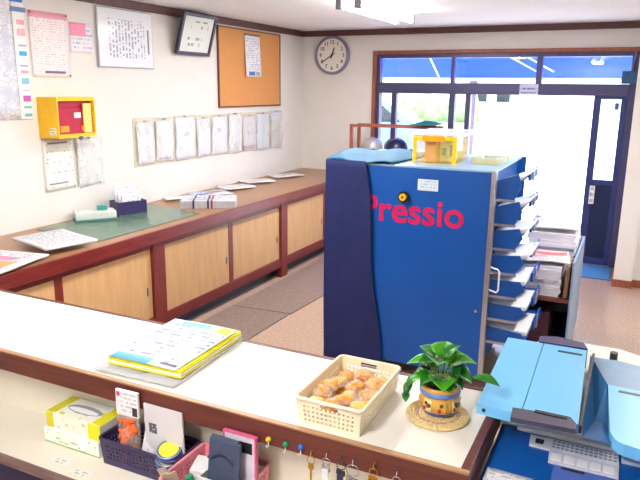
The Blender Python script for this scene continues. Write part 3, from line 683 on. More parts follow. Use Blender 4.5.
o = mk('paper_pad', B(-.1, .1, -.1, .1, 0, .05, bevel=.003), mat('greenish_pad', (176, 176, 90), .7), None, loc=(2.655, -3.10, tz)); tag(o, 'greenish paper pad lying in the yellow tote', 'pad')
# clear shallow tray beside the tote
ct = thing('shallow_tray', 'shallow clear tray beside the yellow tote', 'tray', (2.945, -3.08, ZT+.001))
ctm = film_mat('yellowish_clear', (220, 214, 160), .5, .25)
mk('floor', B(-.07, .09, -.2, .2, 0, .005), ctm, ct)
for bx in ((-.07, .09, -.2, -.194, .005, .04), (-.07, .09, .194, .2, .005, .04), (-.07, -.064, -.194, .194, .005, .04), (.084, .09, -.194, .194, .005, .04)): mk('wall', B(*bx), ctm, ct)

# ================================================================== PAPER CART BEHIND THE TRAYS
ca = thing('paper_cart', 'grey sided cart piled with paper beside the entrance aisle', 'cart', (3.33, -2.5, 0))
gr_p = mat('grey_blue_panel', (140, 166, 196), .45, var=.04, scale=3)
cx0, cx1, cy0, cy1 = 3.12, 3.51, -2.95, -2.08
mk('side_panel', B(cx1-.015, cx1, cy0, cy1, .05, .74, bevel=.004), gr_p, ca, world=True)
mk('side_panel', B(cx0, cx0+.015, cy0+.0, cy1, .05, .6, bevel=.004), gr_p, ca, world=True)
mk('shelf', B(cx0+.015, cx1-.015, cy0, cy1, .46, .485), wood('cart_wood', (110, 60, 50), .5, axis=0), ca, world=True)
mk('back_panel', B(cx0+.015, cx1-.015, cy1-.015, cy1, .05, .74), gr_p, ca, world=True)
mk('bottom_shelf', B(cx0+.015, cx1-.015, cy0, cy1-.015, .1, .12), navy_pan, ca, world=True)
for x in (cx0+.03, cx1-.03):
    for y in (cy0+.05, cy1-.05): mk('castor', bcyl(new_bm(), (x-.015, y, .026), (x+.015, y, .026), .026, n=12), black_pl, ca, world=True)
def ream(name, label, x0, x1, y0, y1, z0, z1, m, jitter=.006, n=9, group='paper piles on the cart'):
    t = thing(name, label, 'paper stack', ((x0+x1)/2, (y0+y1)/2, z0), group=group)
    R = random.Random(int(x0*999+y0*77)); dz = (z1-z0)/n
    for i in range(n):
        a, b_ = R.uniform(-jitter, jitter), R.uniform(-jitter, jitter)
        mk('sheaf', B(x0+a, x1+a, y0+b_, y1+b_, z0+i*dz+.0003, z0+(i+1)*dz), m, t, world=True)
edge_p = print_mat('ream_edges', (236, 236, 242), (206, 206, 220), 3, 2, margin=0, density=.7)
ream('paper_ream', 'tall white paper pile at the near end of the grey cart', 3.15, 3.43, -2.93, -2.58, .487, .69, edge_p)
ream('paper_ream', 'higher white paper pile at the far end of the grey cart', 3.15, 3.47, -2.53, -2.12, .487, .83, edge_p, .01, 14)
lying_sheet('newspaper', 'red printed newspaper spread over the paper piles on the cart', 'newspaper', 3.31, -2.755, .693, .30, .33, .12, news_r, .010, .02)
lying_sheet('newspaper', 'grey newspaper curled on top of the higher paper pile', 'newspaper', 3.31, -2.325, .834, .32, .38, .06, news_m, .012, .03)
o = mk('cardboard_sheet', B(-.012, .012, -.4, .4, 0, .20, bevel=.002), mat('brown_cardboard', (170, 130, 108), .8, var=.12), None, loc=(3.465, -2.745, .487), rot=(0, .03, 0)); o.scale = (1, .42, 1); tag(o, 'brown cardboard sheet standing along the cart side panel', 'cardboard')
bxm = mat('maroon_carton', (84, 46, 66), .7, var=.15)
cbx = thing('carton', 'maroon carton on the low shelf of the grey cart', 'box', (3.27, -2.76, .121))
mk('body', B(-.11, .11, -.14, .14, 0, .24, bevel=.003), bxm, cbx); mk('flap', B(-.11, -.002, -.14, .14, .24, .247), bxm, cbx); mk('flap', B(.002, .11, -.14, .14, .24, .247), bxm, cbx)

# ================================================================== FRONT COUNTER
YF, YN, XR = -5.568, -5.99, 3.525
fc = thing('front_counter', 'white topped service counter with dark wood edges', 'counter', (1.76, -5.78, 0))
mk('top_slab', B(.0025, XR-.022, YN+.012, YF-.012, .972, 1.0), white_lam, fc, world=True)
mk('near_lip', B(.0025, XR, YN-.003, YN+.012, .934, .996, bevel=.002), lip_wood, fc, world=True)
mk('near_edge_band', B(.0025, XR, YN-.004, YN+.012, .9965, 1.001, bevel=.001), lip_edge, fc, world=True)
mk('far_lip', B(.0025, XR, YF-.012, YF+.004, .925, 1.002, bevel=.003), lip_wood, fc, world=True)
mk('end_lip', B(XR-.022, XR, YN+.013, YF-.013, .925, 1.001, bevel=.002), lip_wood, fc, world=True)
mk('back_panel', B(.0025, XR-.03, -5.9, -5.885, 0, .972), cream_panel, fc, world=True)
mk('front_panel', B(.83, XR-.03, -5.63, -5.615, 0, .972), lip_wood, fc, world=True)
mk('end_panel', B(XR-.03, XR-.012, -5.9, -5.615, 0, .925), lip_wood, fc, world=True)
mk('shelf', B(.0025, XR-.03, -6.125, -5.901, .728, .75), cream_panel, fc, world=True)
mk('shelf_edge', B(.0025, XR-.03, -6.137, -6.125, .722, .751, bevel=.002), wood('shelf_edge_wood', (120, 96, 92), .5, axis=0), fc, world=True)
mk('under_shelf_shade', B(.0025, XR-.03, -6.10, -6.085, .1, .70), mat('under_shelf_violet', (48, 40, 76), .5), fc, world=True)  # dark violet sheet stands for the shade beneath the shelf
mk('shelf_label', B(2.335, 2.405, -6.100, -6.052, .7503, .7508), print_mat('shelf_label_print', (228, 226, 216), (176, 172, 172), 4, 9, axes='xy', density=.45), fc, world=True)
mk('shelf_label', B(2.425, 2.51, -6.115, -6.072, .7503, .7508), print_mat('shelf_label_print', (228, 226, 216), (176, 172, 172), 4, 9, axes='xy', density=.45), fc, world=True)

# ---- leaflet pile
rzp = .045
bgf = mk('plastic_bag', bgrid(new_bm(), 12, 12, lambda u, v: ((u-.5)*.285, (v-.5)*.385, .003+.003*math.sin(u*11)*math.sin(v*9)), thick=.0015), film_mat('bag_film', (225, 225, 228), .3), None, True, loc=(2.545, -5.772, 1.0035), rot=(0, 0, rzp)); tag(bgf, 'clear plastic bag under the yellow leaflet pile on the white counter', 'plastic bag')
lf = thing('leaflet_pile', 'pile of bright yellow edged leaflets on the white counter', 'leaflets', (2.55, -5.757, 1.0105), rz=rzp)
yel_p = mat('bright_yellow_paper', (236, 232, 30), .6, var=.04)
for i in range(6):
    mk('leaflet', B(-.13+.002*(i % 3), .13-.003*(i % 2), -.165+.003*(i % 2), .175, i*.004, i*.004+.0036), yel_p if i in (0, 3, 4, 5) else white_paper, lf)
sh = print_mat('schedule_print', (218, 226, 232), (120, 138, 172), 13, 12, axes='xy', density=.46, blocks=[(.05, .6, .0, .12, (110, 180, 230)), (.72, .95, .05, .09, (110, 90, 120)), (.2, .65, .88, .97, (120, 195, 235)), (.62, .92, .25, .45, (160, 205, 236)), (.78, .97, .84, .98, (232, 226, 40))], margin=.04)
def topsheet(u, v): return ((u-.5)*.25, (v-.5)*.335, .003+.008*u*(1-u)+.004*v)
o = mk('schedule_sheet', bgrid(new_bm(), 8, 8, topsheet, thick=.0012), sh, None, True, loc=(2.548, -5.762, 1.035), rot=(0, 0, rzp-.02)); tag(o, 'white and pale blue printed schedule topping the leaflet pile', 'paper')

# ---- openwork basket maker
def basket(name, label, cat, x0, x1, y0, y1, z0, h, m, taper=.008, hole=.006, rows=(1, 6), rim=.005, rz=0, solid_rows=None, handle=False, group=None):
    t = thing(name, label, cat, ((x0+x1)/2, (y0+y1)/2, z0), rz, group)
    w, d = (x1-x0)/2, (y1-y0)/2
    cs = [(-w, -d), (w, -d), (w, d), (-w, d)]
    nzr = max(5, int(h/hole)); nzr += (nzr+1) % 2
    for i in range(4):
        a, b_ = Vector(cs[i]), Vector(cs[(i+1) % 4])
        L = (b_-a).length; nn = max(5, int(L/hole)); nn += (nn+1) % 2
        inset = lambda p, v: Vector((p.x-math.copysign(taper*(1-v), p.x), p.y-math.copysign(taper*(1-v), p.y)))
        def fn(u, v, a=a, b_=b_):
            p = inset(a, v).lerp(inset(b_, v), u); return (p.x, p.y, .002+v*(h-.002))
        def sk(i_, j_, nn=nn):
            if handle and i in (0, 2) and j_ in (nzr-3, nzr-2) and .35*nn < i_ < .65*nn: return True
            return i_ % 2 == 1 and j_ % 2 == 1 and rows[0] <= j_ <= min(rows[1], nzr-3) and 1 < i_ < nn-2
        mk('wall', bgrid(new_bm(), nn, nzr, fn, sk, thick=.0025), m, t)
    mk('floor', B(-w+taper, w-taper, -d+taper, d-taper, 0, .003), m, t)
    rp_ = []
    for (sx, sy, a0) in ((1, -1, -90), (1, 1, 0), (-1, 1, 90), (-1, -1, 180)):
        for q in range(0, 91, 30):
            an = math.radians(a0+q); rp_.append((sx*(w-.012)+.014*math.cos(an), sy*(d-.012)+.014*math.sin(an), h))
    mk('rim', btube(new_bm(), rp_, rim, 8, True), m, t, True)
    return t
cream_pl = mat('cream_plastic', (240, 226, 196), .4, var=.02)
basket('snack_basket', 'cream openwork plastic basket of snacks on the white counter', 'basket', 3.082, 3.258, -5.965, -5.685, 1.0005, .07, cream_pl, .006, .0062, (1, 7), handle=True, rz=.0)
# snacks
orange_m = mat('orange_puff', (244, 158, 40), .7, var=.25, scale=60, bump=.4)
gold_m = mat('golden_cracker', (246, 192, 78), .7, var=.2, scale=60, bump=.4)
wrap = film_mat('snack_wrap', (250, 236, 226), .84, .12)
def lumpy(bm, r, seed, sq=(1, 1, 1)):
    bmesh.ops.create_icosphere(bm, subdivisions=2, radius=r); R = random.Random(seed)
    for v in bm.verts: v.co = Vector((v.co.x*sq[0], v.co.y*sq[1], v.co.z*sq[2]))*R.uniform(.8, 1.2)
    return bm
sn = 0
for ix in range(3):
    for iy in range(5):
        x = 3.118+ix*.052+random.uniform(-.006, .006); y = -5.925+iy*.048+random.uniform(-.006, .006)
        z = 1.042+.010*math.sin(ix*2.1+iy*1.3)
        gold = (ix+iy) % 3 == 0; pale = (ix == 2 and iy >= 3)
        t = thing('snack_packet', 'golden cracker in clear wrap in the cream basket' if gold else 'orange puffed snack in clear wrap in the cream basket', 'snack', (x, y, z), random.uniform(0, 3), group='golden snacks in the cream basket' if gold else 'orange snacks in the cream basket')
        mk('snack', lumpy(new_bm(), .024, sn, (1.05, .85, .6)), gold_m if gold else orange_m, t)
        def wf(u, v): return ((u-.5)*.056, (v-.5)*.05, .017*math.sin(u*math.pi)*math.sin(v*math.pi)+.003*math.sin(u*17+v*13+sn))
        mk('wrapper', bgrid(new_bm(), 8, 8, wf, thick=.0006), wrap, t, True); sn += 1
for j, (x, y) in enumerate(((3.14, -5.90), (3.2, -5.87), (3.13, -5.78), (3.21, -5.76), (3.17, -5.71))):   # bottom layer
    t = thing('snack_packet', 'plain wrapped snack lying under the others in the cream basket', 'snack', (x, y, 1.018), j, group='under layer of wrapped snacks')
    mk('snack', lumpy(new_bm(), .02, 50+j, (1.3, 1, .5)), orange_m, t)

# ---- woven coaster and potted plant
PX, PY = 3.392, -5.772
wc = thing('woven_coaster', 'round woven straw coaster under the potted plant', 'coaster', (PX, PY, 1.0))
straw = mat('straw', (214, 188, 132), .8, var=.2, scale=120, bump=.4)
straw_p = mat('straw_purple', (186, 146, 128), .8, var=.4, scale=120, bump=.4)
for i in range(9):
    r_ = .076-.0078*i
    n_ = 60
    bm = btube(new_bm(), [(r_*math.cos(2*math.pi*q/n_), r_*math.sin(2*math.pi*q/n_), .0052+.0006*(q % 2)) for q in range(n_)], [.0046+.0008*(q % 2) for q in range(n_)], 6, True)
    mk('straw_coil', bm, straw_p if i == 3 else straw, wc)
pt = thing('potted_plant', 'green leafy pothos in a painted ceramic pot', 'potted plant', (PX, PY+.012, 1.0105))
terr = mat('ochre_glaze', (214, 164, 70), .3, var=.1, scale=40)
prof = [(.034, 0), (.038, .004), (.047, .018), (.0505, .034), (.049, .048), (.046, .056)]
mk('pot', blathe(new_bm(), [(.001, 0)]+prof+[(.044, .058), (.050, .064), (.0515, .072), (.050, .078), (.046, .078), (.044, .066), (.001, .064)], 36), terr, pt, True)
mk('blue_band', blathe(new_bm(), [(.0485, .0535), (.0515, .055), (.0525, .062), (.052, .067), (.049, .068)], 36), mat('blue_glaze', (104, 134, 200), .3, var=.06), pt, True)
mk('foot_ring', blathe(new_bm(), [(.036, -.0005), (.040, .0015), (.0435, .009), (.042, .012)], 36), mat('blue_glaze_dark', (92, 98, 170), .3), pt, True)
redg = mat('red_glaze', (178, 44, 40), .3, var=.1); greeng = mat('dark_green_glaze', (70, 84, 50), .3); crmg = mat('cream_glaze', (236, 216, 160), .3)
for k_ in range(8):                     # painted panels round the belly
    a = k_*math.pi/4-1.95
    def pn(u, v, a=a, hw=.24, z0=.014, z1=.05, dr_=.0012):
        an = a+(u-.5)*2*hw; z = z0+v*(z1-z0); rr_ = .0468+.0037*math.sin((z-.006)/.045*math.pi)+dr_
        return (rr_*math.cos(an), rr_*math.sin(an), z)
    mk('painted_panel', bgrid(new_bm(), 5, 5, pn, thick=.0006), crmg if k_ % 2 == 0 else terr, pt, True)
    for q in range(4 if k_ % 2 == 0 else 2):
        an = a+(-.14+.09*q); zz = .024+.010*((q*3) % 2)+.004*(q % 3)
        def fl_(u, v, an=an, zz=zz): 
            rr_ = .0530; return (rr_*math.cos(an+(u-.5)*.17), rr_*math.sin(an+(u-.5)*.17), zz+(v-.5)*.012*(1-abs(u-.5)))
        mk('painted_flower', bgrid(new_bm(), 4, 4, fl_, thick=.0008), redg if q % 2 == 0 else greeng, pt, True)
mk('soil', bcyl(new_bm(), (0, 0, .064), (0, 0, .070), .0445, n=24), mat('soil', (60, 44, 32), .9, var=.3, scale=90, bump=.5), pt)
leaf_ms = [mat('leaf_bright', (72, 158, 30), .3, var=.2, scale=14), mat('leaf_mid', (34, 116, 26), .3, var=.2, scale=14), mat('leaf_dark', (20, 84, 28), .32, var=.2, scale=14)]
def leaf(bm, base, tip_dir, up, L, Wd, droop=.3, fold=.18):
    d = Vector(tip_dir).normalized(); n_ = (Vector(up)-d*Vector(up).dot(d)).normalized(); s_ = d.cross(n_)
    base = Vector(base)
    def fn(u, v):
        t = v; wv = (math.sin(min(1, t*1.02)**.62*math.pi))**.9 if 0 < t < .98 else 0
        x = (u-.5)*Wd*wv*1.15
        back = -.10*L*(abs(u-.5)*2)*(1-t)**3*1.6
        return base + d*(t*L+back) + s_*x + n_*(abs(x)*fold*2.0 - droop*L*t*t + .05*L*math.sin(t*3))
    return bgrid(bm, 6, 9, fn, thick=.0006)
LV = [  # base offset direction azimuth deg, height, elevation deg, length, width, mat
    (200, .122, 12, .066, .040, 0), (215, .092, -6, .05, .036, 0), (330, .094, -4, .05, .036, 2), (150, .100, 4, .05, .036, 2), (30, .096, 2, .05, .036, 2), (160, .138, 30, .050, .038, 1), (95, .140, 35, .052, .042, 0), (20, .128, 15, .060, .044, 0), (345, .112, 0, .056, .042, 1), (250, .104, -10, .052, .042, 1), (290, .098, -8, .056, .046, 0), (320, .118, 14, .05, .038, 2), (130, .116, 5, .055, .042, 2), (60, .112, 6, .056, .042, 1), (225, .128, 26, .05, .036, 1), (275, .135, 30, .046, .036, 0), (180, .098, -12, .05, .036, 2), (0, .142, 44, .04, .032, 0), (305, .088, -25, .045, .036, 0), (240, .088, -25, .042, .034, 1), (40, .146, 50, .04, .032, 1)]
stem_m = mat('stem_green', (120, 160, 60), .5)
for az, hz, el, L, Wd, mi in LV:
    L *= 1.0; Wd *= 1.4; hz += .004
    if 195 < az < 345: el = max(el, 2); L *= .9
    a = math.radians(az); e = math.radians(el); rb = .016+.016*(1-max(0, el)/50)
    b0 = Vector((math.cos(a)*rb, math.sin(a)*rb, hz))
    d = (math.cos(a)*math.cos(e), math.sin(a)*math.cos(e), math.sin(e))
    lo = mk('leaf', leaf(new_bm(), b0, d, (0, 0, 1) if abs(el) < 40 else (-math.cos(a), -math.sin(a), .6), L, Wd, .25), leaf_ms[mi], pt, True)
    mk('stem', btube(new_bm(), [(math.cos(a)*.006, math.sin(a)*.006, .068), (math.cos(a)*rb*.6, math.sin(a)*rb*.6, hz*.72), tuple(b0)], .0014, 6), stem_m, pt, True)
# trailing vines
def vine(pts, leaves):
    mk('vine', btube(new_bm(), pts, .0016, 6), stem_m, pt, True)
    for p, d, L, Wd, mi in leaves: mk('leaf', leaf(new_bm(), p, d, (0, -.35, 1), L, Wd, .15), leaf_ms[mi], pt, True)
vine([(-.01, 0, .07), (-.04, -.005, .092), (-.06, -.012, .086), (-.075, -.02, .070), (-.08, -.03, .045)], [((-.062, -.012, .086), (-.55, -.45, -.65), .042, .022, 1), ((-.074, -.02, .07), (-.2, -.55, -.8), .040, .020, 2), ((-.08, -.03, .045), (.1, -.5, -.8), .024, .018, 1)])
vine([(.01, 0, .07), (.045, .006, .098), (.075, .012, .104), (.105, .016, .102), (.118, .014, .098)], [((.085, .012, .103), (.7, .5, .25), .03, .012, 0), ((.098, .016, .105), (1, -.35, .02), .052, .026, 1), ((.07, .01, .104), (.3, -.8, -.4), .022, .014, 1)])

# ---- tissue boxes on the shelf
tis_g = print_mat('tissue_green', (238, 240, 230), (150, 190, 90), 5, 9, density=.42, margin=.05, blocks=[(.0, 1, .0, .1, (130, 180, 90)), ])
def tissue(label, x0, x1, y0, y1, z0, h, colr, topc, out=False):
    t = thing('tissue_box', label, 'tissue box', ((x0+x1)/2, (y0+y1)/2, z0), group='stacked tissue boxes')
    w, d = (x1-x0)/2, (y1-y0)/2
    mk('carton', B(-w, w, -d, d, 0, h, bevel=.002), colr, t)
    ov = [(w*.62*math.cos(a), d*.42*math.sin(a)) for a in [i*math.pi/12 for i in range(24)]]
    mk('top_print', B(-w+.003, w-.003, -d+.003, d-.003, h-.0005, h+.0006), topc, t)
    mk('opening', bprism(new_bm(), ov, h+.0004, h+.0012), mat('opening_grey', (150, 150, 170), .6), t)
    mk('film', bprism(new_bm(), [(p[0]*.86, p[1]*.55-.006) for p in ov], h+.0010, h+.0020), white_paper, t)
    if out: mk('tissue', bgrid(new_bm(), 6, 8, lambda u, v: (-.01+(u-.5)*.05*(1-v*.6), -d-.002-.004*math.sin(u*6), h-.0-.042*v), thick=.0008), white_paper, t, True)
top_y = print_mat('tissue_top', (240, 242, 232), (210, 208, 40), 4, 6, axes='xy', density=.4, margin=0, blocks=[(.0, .16, 0, 1, (214, 206, 40)), (.84, 1, 0, 1, (232, 222, 20))])
side_y = print_mat('tissue_side', (240, 236, 220), (226, 190, 150), 3, 7, density=.35, blocks=[(.0, .14, 0, 1, (214, 206, 40)), (.78, 1, .0, 1, (236, 228, 20))])
tissue('white and green tissue box, lower one of two on the shelf', 2.236, 2.458, -6.018, -5.908, .7505, .049, tis_g, white_paper)
tissue('yellow and white tissue box lying on the white and green one', 2.244, 2.462, -6.012, -5.906, .8015, .050, side_y, top_y)
o = mk('loose_tissue', bgrid(new_bm(), 6, 8, lambda u, v: (2.395+(u-.5)*.055*(1-v*.75)+.006*v, -6.0205-.003*math.sin(u*6), .80-.040*v), thick=.0008), white_paper, None, True); tag(o, 'white tissue hanging down from the lower tissue box', 'tissue')

# ---- dark basket with contents
violet = mat('dark_violet_basket', (56, 46, 84), .45, var=.06)
basket('desk_basket', 'dark violet perforated basket on the shelf', 'basket', 2.480, 2.752, -6.034, -5.922, .7505, .082, violet, .006, .0062, (3, 9))
pk = thing('snack_bag', 'clear bag of orange snacks with a white header in the dark basket', 'snack bag', (2.572, -6.008, .757), rot=(.0, 0, .03))
mk('header', B(-.039, .039, -.004, .004, .155, .232, bevel=.001), print_mat('bag_header', (236, 230, 232), (196, 190, 200), 6, 9, density=.5, blocks=[(.04, .2, .75, .92, (226, 60, 80)), (.72, .95, .06, .4, (60, 50, 70))]), pk)
mk('film', bgrid(new_bm(), 8, 8, lambda u, v: ((u-.5)*.076, -.016*math.sin(u*math.pi)*math.sin(max(.05, v)*math.pi)-.004, .004+v*.154), thick=.0006), film_mat('bag_clear', (248, 220, 200), .88, .1), pk, True)
om = mat('orange_snack', (240, 96, 22), .5, var=.2, scale=50)
for i in range(30):
    a = random.uniform(0, 3.1)
    x, z = random.uniform(-.026, .026), .02+.0042*i
    mk('snack_piece', btube(new_bm(), [(x-.012*math.cos(a), -.004, z-.012*math.sin(a)), (x+.003, -.010, z+.004), (x+.012*math.cos(a), -.004, z+.012*math.sin(a))], .0055, 6), om, pk, True)
mk('back_film', B(-.038, .038, .001, .003, .0, .156), film_mat('bag_clear', (248, 220, 200), .88, .1), pk)
ev = thing('envelope', 'grey white envelope leaning upright in the dark basket', 'envelope', (2.688, -5.9925, .755), rot=(.03, 0, 0))
mk('sheet', B(-.066, .066, -.003, .003, 0, .205, bevel=.001), mat('envelope_grey', (214, 210, 214), .6, var=.02), ev)
mk('printed_mark', B(-.050, -.024, -.0042, -.0032, .12, .15), print_mat('env_mark', (90, 90, 100), (210, 208, 214), 3, 5, density=.4, margin=0), ev)
o = mk('memo_card', B(-.042, .042, -.002, .002, 0, .085, bevel=.001), print_mat('memo_card', (240, 234, 238), (214, 190, 200), 8, 10, density=.45), None, loc=(2.648, -6.000, .79), rot=(-.15, .15, .12)); tag(o, 'white memo card slanting in the dark basket beside the tins', 'card')
def tin(x, y, z, rot, label):
    t = thing('round_tin', label, 'tin', (x, y, z), rot=rot, group='blue tins in the dark basket')
    mk('side', blathe(new_bm(), [(.0335, 0), (.0345, .002), (.0345, .018), (.0335, .020)], 32), mat('tin_blue', (52, 84, 150), .3, var=.05), t, True)
    mk('lid_rim', btube(new_bm(), [(.0325*math.cos(i*math.pi/16), .0325*math.sin(i*math.pi/16), .0205) for i in range(32)], .0022, 6, True), mat('tin_rim', (150, 170, 200), .3, metal=.5), t, True)
    mk('yellow_disc', bcyl(new_bm(), (0, 0, .020), (0, 0, .0212), .0275, n=28), mat('tin_yellow', (240, 214, 60), .5, var=.12, scale=40), t)
tin(2.712, -6.012, .806, (.22, .10, 0), 'blue round tin with a yellow disc, lower of two in the dark basket')
tin(2.716, -6.012, .833, (.28, .12, 0), 'blue round tin with a yellow disc, upper of two in the dark basket')

# ---- pink basket with contents
pink = mat('pink_plastic', (238, 150, 164), .4, var=.03)
basket('desk_basket', 'pink lattice basket on the shelf', 'basket', 2.764, 2.978, -6.115, -5.917, .7505, .080, pink, .005, .0066, (1, 9))
dv = thing('divider_tray', 'white divided insert tray inside the pink basket', 'tray', (2.90, -6.02, .755))
for bx in ((-.06, .068, -.083, .085, 0, .004), (-.06, -.057, -.083, .085, .004, .07), (.065, .068, -.083, .085, .004, .07), (-.002, .001, -.080, -.053, .004, .066), (-.057, .065, -.053, -.050, .004, .088), (-.057, .065, .082, .085, .004, .07), (-.057, .065, -.083, -.080, .004, .066)):
    mk('partition', B(*bx), white_pl, dv)
slate = mat('slate_grey_plastic', (62, 72, 98), .45, var=.05)
cal = thing('calculator', 'slate grey flip calculator leaning in the pink basket', 'calculator', (2.914, -6.050, .762), rot=(-.14, .0, -.02))
mk('cover', B(-.049, .047, -.008, .004, 0, .178, bevel=.005), slate, cal)
bm = bgrid(new_bm(), 12, 2, lambda u, v: (-.004+(u-.5)*.07, -.0095-.0008*v, .115+.018*math.sin(u*math.pi)+v*.012), thick=.0015)
mk('embossed_arc', bm, mat('slate_dark', (42, 50, 74), .45), cal, True)
mk('hinge', bcyl(new_bm(), (-.045, 0, .178), (.038, 0, .178), .005, n=10), slate, cal)
cal2 = thing('calculator', 'pale calculator with a pink frame behind the slate one', 'calculator', (2.943, -6.006, .79), rot=(.0, 0, -.01))
mk('body', B(-.045, .045, -.004, .004, 0, .160, bevel=.002), mat('pale_grey_body', (210, 205, 220), .4), cal2)
pf = mat('pink_frame', (216, 96, 140), .4)
for bx in ((-.05, -.045, -.006, .006, 0, .165), (.045, .05, -.006, .006, 0, .165), (-.045, .045, -.006, .006, .160, .165)): mk('frame', B(*bx, bevel=.001), pf, cal2)
mk('display', B(.0, .038, -.006, -.004, .115, .145), black_pl, cal2)
gp = thing('glue_stick', 'white glue stick with a green cap in the pink basket', 'glue stick', (2.868, -6.088, .772), rot=(.12, -.25, 0))
mk('barrel', bcyl(new_bm(), (0, 0, 0), (0, 0, .062), .010, n=16), mat('pale_blue_barrel', (190, 200, 210), .4), gp)
mk('cap', bcyl(new_bm(), (0, 0, .062), (0, 0, .088), .0105, n=16), mat('green_cap', (20, 140, 90), .4), gp)
mp_ = thing('memo_block', 'white memo block lying in the pink basket', 'memo block', (2.808, -5.985, .8), rot=(.05, .1, .3))
mk('sheets', B(-.028, .028, -.035, .035, 0, .016, bevel=.001), white_paper, mp_); mk('clip', B(.0, .022, .028, .037, .015, .019), black_pl, mp_)
for j, (x, y, rx) in enumerate(((2.772, -6.062, .25), (2.785, -6.066, .32), (2.798, -6.060, .28))):
    t = thing('paper_strip', 'beige folded paper strip standing in the pink basket', 'paper strip', (x, y, .756), rot=(rx, -.3, .5+.1*j), group='beige strips in the pink basket')
    mk('strip', B(-.011, .011, -.001, .001, 0, .105, bevel=.0005), mat('beige_strip', (196, 182, 156), .7, var=.1), t)
ms = thing('tape_measure', 'small dark blue coil beside the glue stick in the pink basket', 'coil', (2.853, -6.07, .80), rot=(.6, .2, 0))
mk('coil', btube(new_bm(), [(.014*math.cos(i*math.pi/8), .014*math.sin(i*math.pi/8), .004) for i in range(16)], .005, 8, True), mat('coil_blue', (50, 70, 120), .4), ms, True)

# ---- hooks and keys on the near lip
YL = YN-.0035
def hook(x, z, c, label):
    t = thing('push_hook', label, 'hook', (x, YL, z), group='coloured hooks on the counter lip')
    mk('knob', blathe(new_bm(), [(.007, 0), (.0075, .004), (.006, .009), (.002, .011)], 16), mat('hook_'+label[:5], c, .35), t, True).rotation_euler = (math.pi/2, 0, 0)
    mk('wire', btube(new_bm(), [(0, -.004, -.004), (0, -.006, -.016), (0, -.012, -.020), (0, -.016, -.016), (0, -.016, -.011)], .0014, 6), white_pl, t, True)
hook(3.022, .953, (226, 190, 20), 'yellow push hook on the dark counter lip')
hook(3.071, .953, (20, 140, 90), 'green push hook on the dark counter lip')
hook(3.114, .956, (50, 100, 190), 'blue push hook on the dark counter lip')
def keybunch(x, z, rm, tagc, label, n_=2, ring=.012):
    t = thing('key_bunch', label, 'keys', (x, YL, z), group='key bunches hanging on the counter lip')
    mk('cup_hook', btube(new_bm(), [(0, 0, .006), (0, -.008, .008), (0, -.014, .002), (0, -.011, -.006), (0, -.004, -.007)], .0015, 6), rm, t, True)
    mk('ring', btube(new_bm(), [(ring*math.sin(i*math.pi/10), -.011-.001*math.cos(i), -.004-ring+ring*math.cos(i*math.pi/10)) for i in range(20)], .0013, 6, True), rm, t, True)
    for j in range(n_):
        kx = (j-(n_-1)/2)*.009; z0 = -.004-2*ring
        kk = mk('key', bprism(new_bm(), [(kx-.007, z0), (kx-.008, z0-.012), (kx-.0025, z0-.017), (kx-.0025, z0-.045), (kx, z0-.048), (kx+.0025, z0-.044), (kx+.0025, z0-.017), (kx+.008, z0-.012), (kx+.007, z0)], -.012-.0024*j, -.0105-.0024*j, 'y'), rm, t)
    if tagc: mk('key_tag', B(-.008, .008, -.0175, -.0155, -.004-2*ring-.05, -.004-2*ring-.006, bevel=.002), mat('tag_'+label[:7], tagc, .4), t)
keybunch(3.146, .948, brass, None, 'brass key on a brown ring on the counter lip', 1, .010)
keybunch(3.187, .955, steel, (225, 225, 230), 'steel keys with a white tag on the counter lip', 2, .010)
keybunch(3.226, .957, mat('dark_steel', (90, 88, 100), .3, metal=.9), (50, 46, 70), 'dark steel keys with a dark violet tag on the counter lip', 2, .011)
keybunch(3.256, .957, steel, (40, 110, 200), 'large steel ring of keys with a blue tag on the counter lip', 3, .016)
keybunch(3.308, .962, brass, (120, 100, 60), 'brass keys with an olive tag on the counter lip', 2, .010)
keybunch(3.365, .958, steel, None, 'single thin steel key hung closest to the printer', 1, .009)

# ================================================================== PRINTER / DUPLICATOR
pr = thing('duplicator', 'large light blue digital duplicator standing beside the white counter', 'printer', (3.95, -5.6, 0))
ZB, ZL = .95, 1.06
mk('cabinet', B(3.56, 4.5, -6.05, -5.06, .03, .90, bevel=.01), copier_cr, pr, world=True)
mk('front_deck', B(3.533, 4.5, -6.16, -5.62, .90, ZB, bevel=.008), copier_dk, pr, world=True)
mk('rear_deck', bprism(new_bm(), [(3.53, -5.64), (3.53, -5.12), (3.58, -5.03), (3.80, -5.03), (4.1, -5.18), (4.5, -5.36), (4.5, -5.64)], .90, .985), copier_cr, pr, world=True)
mk('rear_knob', bcyl(new_bm(), (3.785, -5.14, .985), (3.785, -5.14, 1.012), .012, n=14), black_pl, pr, world=True)
mk('riser', B(3.575, 3.83, -5.66, -5.621, ZB, ZB+.012, bevel=.004), white_pl, pr, world=True)
lid = mk('feed_cover', bprism(new_bm(), [(3.479, -5.29), (3.490, -5.775), (3.5955, -5.785), (3.5855, -5.288)], 1.034, ZL), copier_lt, pr, world=True)
mk('screw_cap', bcyl(new_bm(), (3.508, -5.774, 1.047), (3.508, -5.7785, 1.047), .005, n=10), black_pl, lid, world=True)
lid2 = mk('feed_cover', bprism(new_bm(), [(3.5875, -5.288), (3.5975, -5.785), (3.725, -5.770), (3.710, -5.286)], 1.034, ZL), copier_lt, pr, world=True)
mk('slot', B(3.633, 3.70, -5.338, -5.326, ZL-.001, ZL+.0015, bevel=.0006), black_pl, lid2, world=True)
mk('grip_strip', bprism(new_bm(), [(3.578, -5.815), (3.574, -5.762), (3.705, -5.748), (3.720, -5.775), (3.722, -5.805)], ZL-.008, ZL+.004), dark_grey, pr, world=True)
